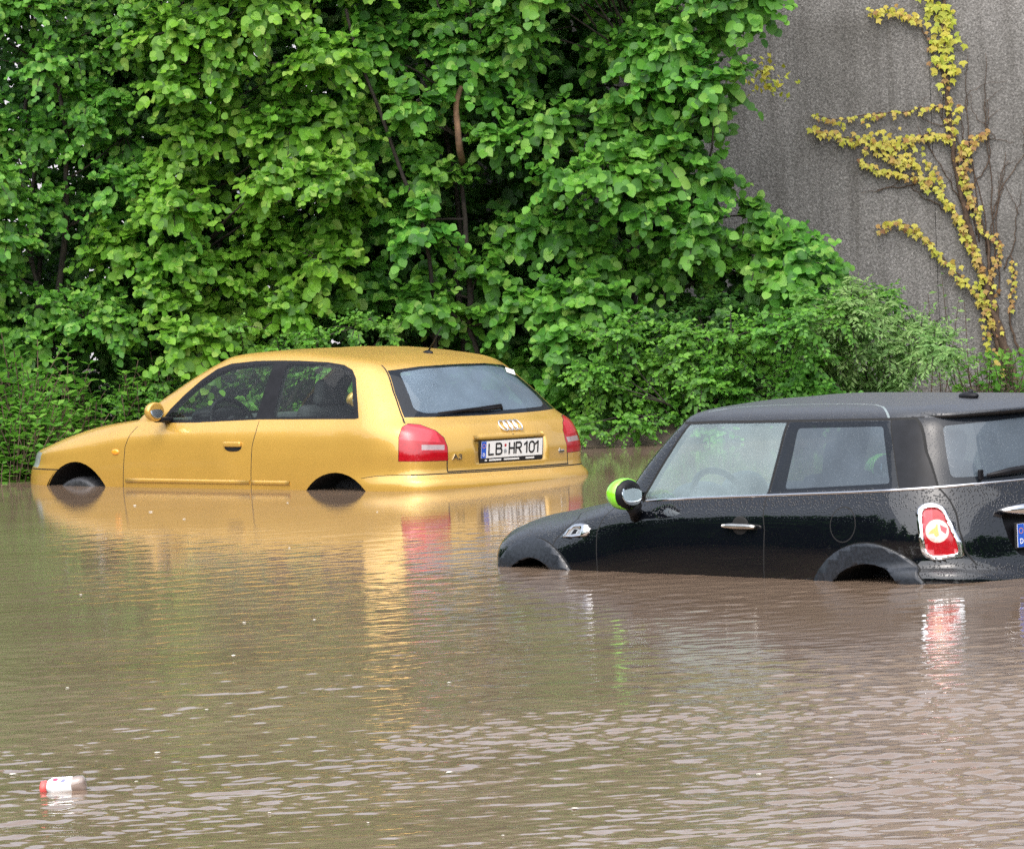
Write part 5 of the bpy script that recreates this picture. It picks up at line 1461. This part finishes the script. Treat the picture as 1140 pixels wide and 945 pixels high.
fl_m = basic('foam', (.58, .54, .47), .6, var=.1)
def fleck(seed):
    rng = np.random.default_rng(seed); mb = MB(); n = 11
    r = .012 * (1 + rng.uniform(-.3, .5, n)); ang = np.linspace(0, 2 * math.pi, n, False)
    V = [(r[i] * 1.6 * math.cos(ang[i]), r[i] * math.sin(ang[i]), .001) for i in range(n)] + [(r[i] * .9 * math.cos(ang[i]), r[i] * .6 * math.sin(ang[i]), .007) for i in range(n)] + [(0, 0, .009)]
    mb.add(V, [[i, (i + 1) % n, n + (i + 1) % n, n + i] for i in range(n)] + [[n + i, n + (i + 1) % n, 2 * n] for i in range(n)], fl_m)
    o = mb.obj('foam_fleck'); tag(o, 'tiny pale foam fleck drifting on the brown water, one of many alike', 'foam', 'foam flecks on the water'); return o
fp = [fleck(1), fleck(2), fleck(3)]
fs = [(410, 916), (75, 766), (14, 862), (205, 578), (175, 838), (168, 570), (150, 563), (320, 560), (322, 610), (152, 870), (272, 693), (350, 690), (420, 570), (300, 905), (560, 930), (640, 900), (230, 790), (90, 662), (500, 860), (845, 862), (925, 866), (500, 760), (260, 730), (118, 600)]
for i, (px, py) in enumerate(fs):
    o = fp[i] if i < 3 else fp[i % 3].copy()
    if i >= 3: COL.objects.link(o)
    q = on_water(px, py); o.location = (q[0], q[1], .002); o.rotation_euler.z = random.uniform(0, 6.28); s_ = random.uniform(.35, .8); o.scale = (s_, s_, s_ * .6)

# ------------------------------------------------------------------ house behind the hedge, added trees out of view for dark reflections
mb = MB(); m_ren = basic('pale_render', (.58, .56, .60), .85, var=.10, scale=3, bump=.1)
hs_ = empty('house', Matrix.Translation((-4.5, 56, .3))); tag(hs_, 'pale rendered house showing through gaps at the upper left of the hedge', 'house')
mb.box((0, 3.0, 3.0), (11, 6, 6.2), m_ren, .01); mb.obj('wall', hs_)
mb = MB(); m_tile = basic('roof_tile', (.12, .07, .05), .7, var=.3, scale=12, bump=.3)
mb.add([(-5.9, -.5, 6.0), (5.9, -.5, 6.0), (5.9, 3.0, 8.6), (-5.9, 3.0, 8.6), (5.9, 6.5, 6.0), (-5.9, 6.5, 6.0), (-5.9, -.5, 5.85), (5.9, -.5, 5.85), (5.9, 6.5, 5.85), (-5.9, 6.5, 5.85)], [[0, 1, 2, 3], [3, 2, 4, 5], [6, 7, 1, 0], [7, 8, 4, 2, 1], [9, 6, 0, 3, 5], [8, 9, 5, 4], [6, 9, 8, 7]], m_tile, False); mb.obj('roof', hs_)
for x in (-3.4, -1.0, 1.6, 3.8):
    for z in (1.6, 3.9):
        mb = MB(); mb.box((x, -.02, z), (1.2, .10, 1.4), M['white'], .01); f_ = mb.obj('window', hs_)
        mb = MB(); mb.box((x, -.078, z), (.98, .02, 1.18), M['hlens'], .003); mb.obj('pane', f_)

def unseen_tree(x, y, h, seed):
    rng = np.random.default_rng(seed); root = empty('unseen_tree', Matrix.Translation((x, y, -.5)))
    tag(root, 'added leafy tree out of view, darkens reflections in the cars, one of many alike', 'tree', 'added trees out of view')
    cl = [(rng.normal(0, 1.6), rng.normal(0, 1.4), rng.uniform(.25, 1) * h, rng.uniform(.9, 1.5)) for _ in range(16)]
    P, Nn, T, S, tw = sprays(cl, 9, 9, .42, rng=rng)
    leaves('crown', P, Nn, T, S, tmpl_round(), LEAF['dark'], root)
    mb = MB(); tp = branch(mb, (0, 0, -.2), (0, 0, h * .8), .22, .06, M['bark'], 0, 10, rng)
    for c in cl: branch(mb, tp[min(9, max(2, int(c[2] / h * 7)))], c[:3], .06, .02, M['bark'], .05, 6, rng)
    mb.obj('trunk', root)
for i, x in enumerate(np.linspace(-34, 26, 15)): unseen_tree(x, -14 + 3 * math.sin(i * 2.1) , 7.5 + 1.5 * math.sin(i * 1.3), 40 + i)
for i, y in enumerate(np.linspace(4, 58, 18)): unseen_tree(-17 + 1.0 * math.sin(i * 1.7), y, 4.0 + .5 * math.sin(i), 80 + i)
for i, y in enumerate(np.linspace(2, 40, 12)): unseen_tree(17 + 1.0 * math.sin(i * 2.3), y, 4.0 + .6 * math.sin(i * 1.9), 120 + i)

gold_car()
black_car()

# ------------------------------------------------------------------ light
world = bpy.data.worlds.new('World'); scene.world = world; world.use_nodes = True
wn = world.node_tree; wn.nodes.clear()
wo_ = wn.nodes.new('ShaderNodeOutputWorld'); bg = wn.nodes.new('ShaderNodeBackground')
sky = wn.nodes.new('ShaderNodeTexSky'); sky.sky_type = 'NISHITA'; sky.sun_disc = False
SUN_EL, SUN_AZ = math.radians(58), math.radians(200)
sky.sun_elevation = SUN_EL; sky.sun_rotation = SUN_AZ
sky.air_density = 1.0; sky.dust_density = 4.0; sky.ozone_density = 1.0
hsv = wn.nodes.new('ShaderNodeHueSaturation'); hsv.inputs['Saturation'].default_value = 0.50   # overcast: the blue is veiled by cloud
wn.links.new(sky.outputs[0], hsv.inputs['Color']); wn.links.new(hsv.outputs[0], bg.inputs['Color'])
bg.inputs['Strength'].default_value = 0.15
wn.links.new(bg.outputs[0], wo_.inputs['Surface'])
sd_ = bpy.data.lights.new('sun', 'SUN'); sd_.energy = 1.5; sd_.angle = math.radians(110); sd_.color = (1.0, .985, .96)
sun = bpy.data.objects.new('sun', sd_); COL.objects.link(sun)
dirv = Vector((math.sin(SUN_AZ) * math.cos(SUN_EL), math.cos(SUN_AZ) * math.cos(SUN_EL), math.sin(SUN_EL)))
sun.rotation_euler = (-dirv).to_track_quat('-Z', 'Y').to_euler()
scene.view_settings.view_transform = 'Standard'; scene.view_settings.look = 'None'
scene.view_settings.exposure = 1.1; scene.view_settings.gamma = 1.0
scene.cycles.use_denoising = False
scene.cycles.max_bounces = 8; scene.cycles.transparent_max_bounces = 12
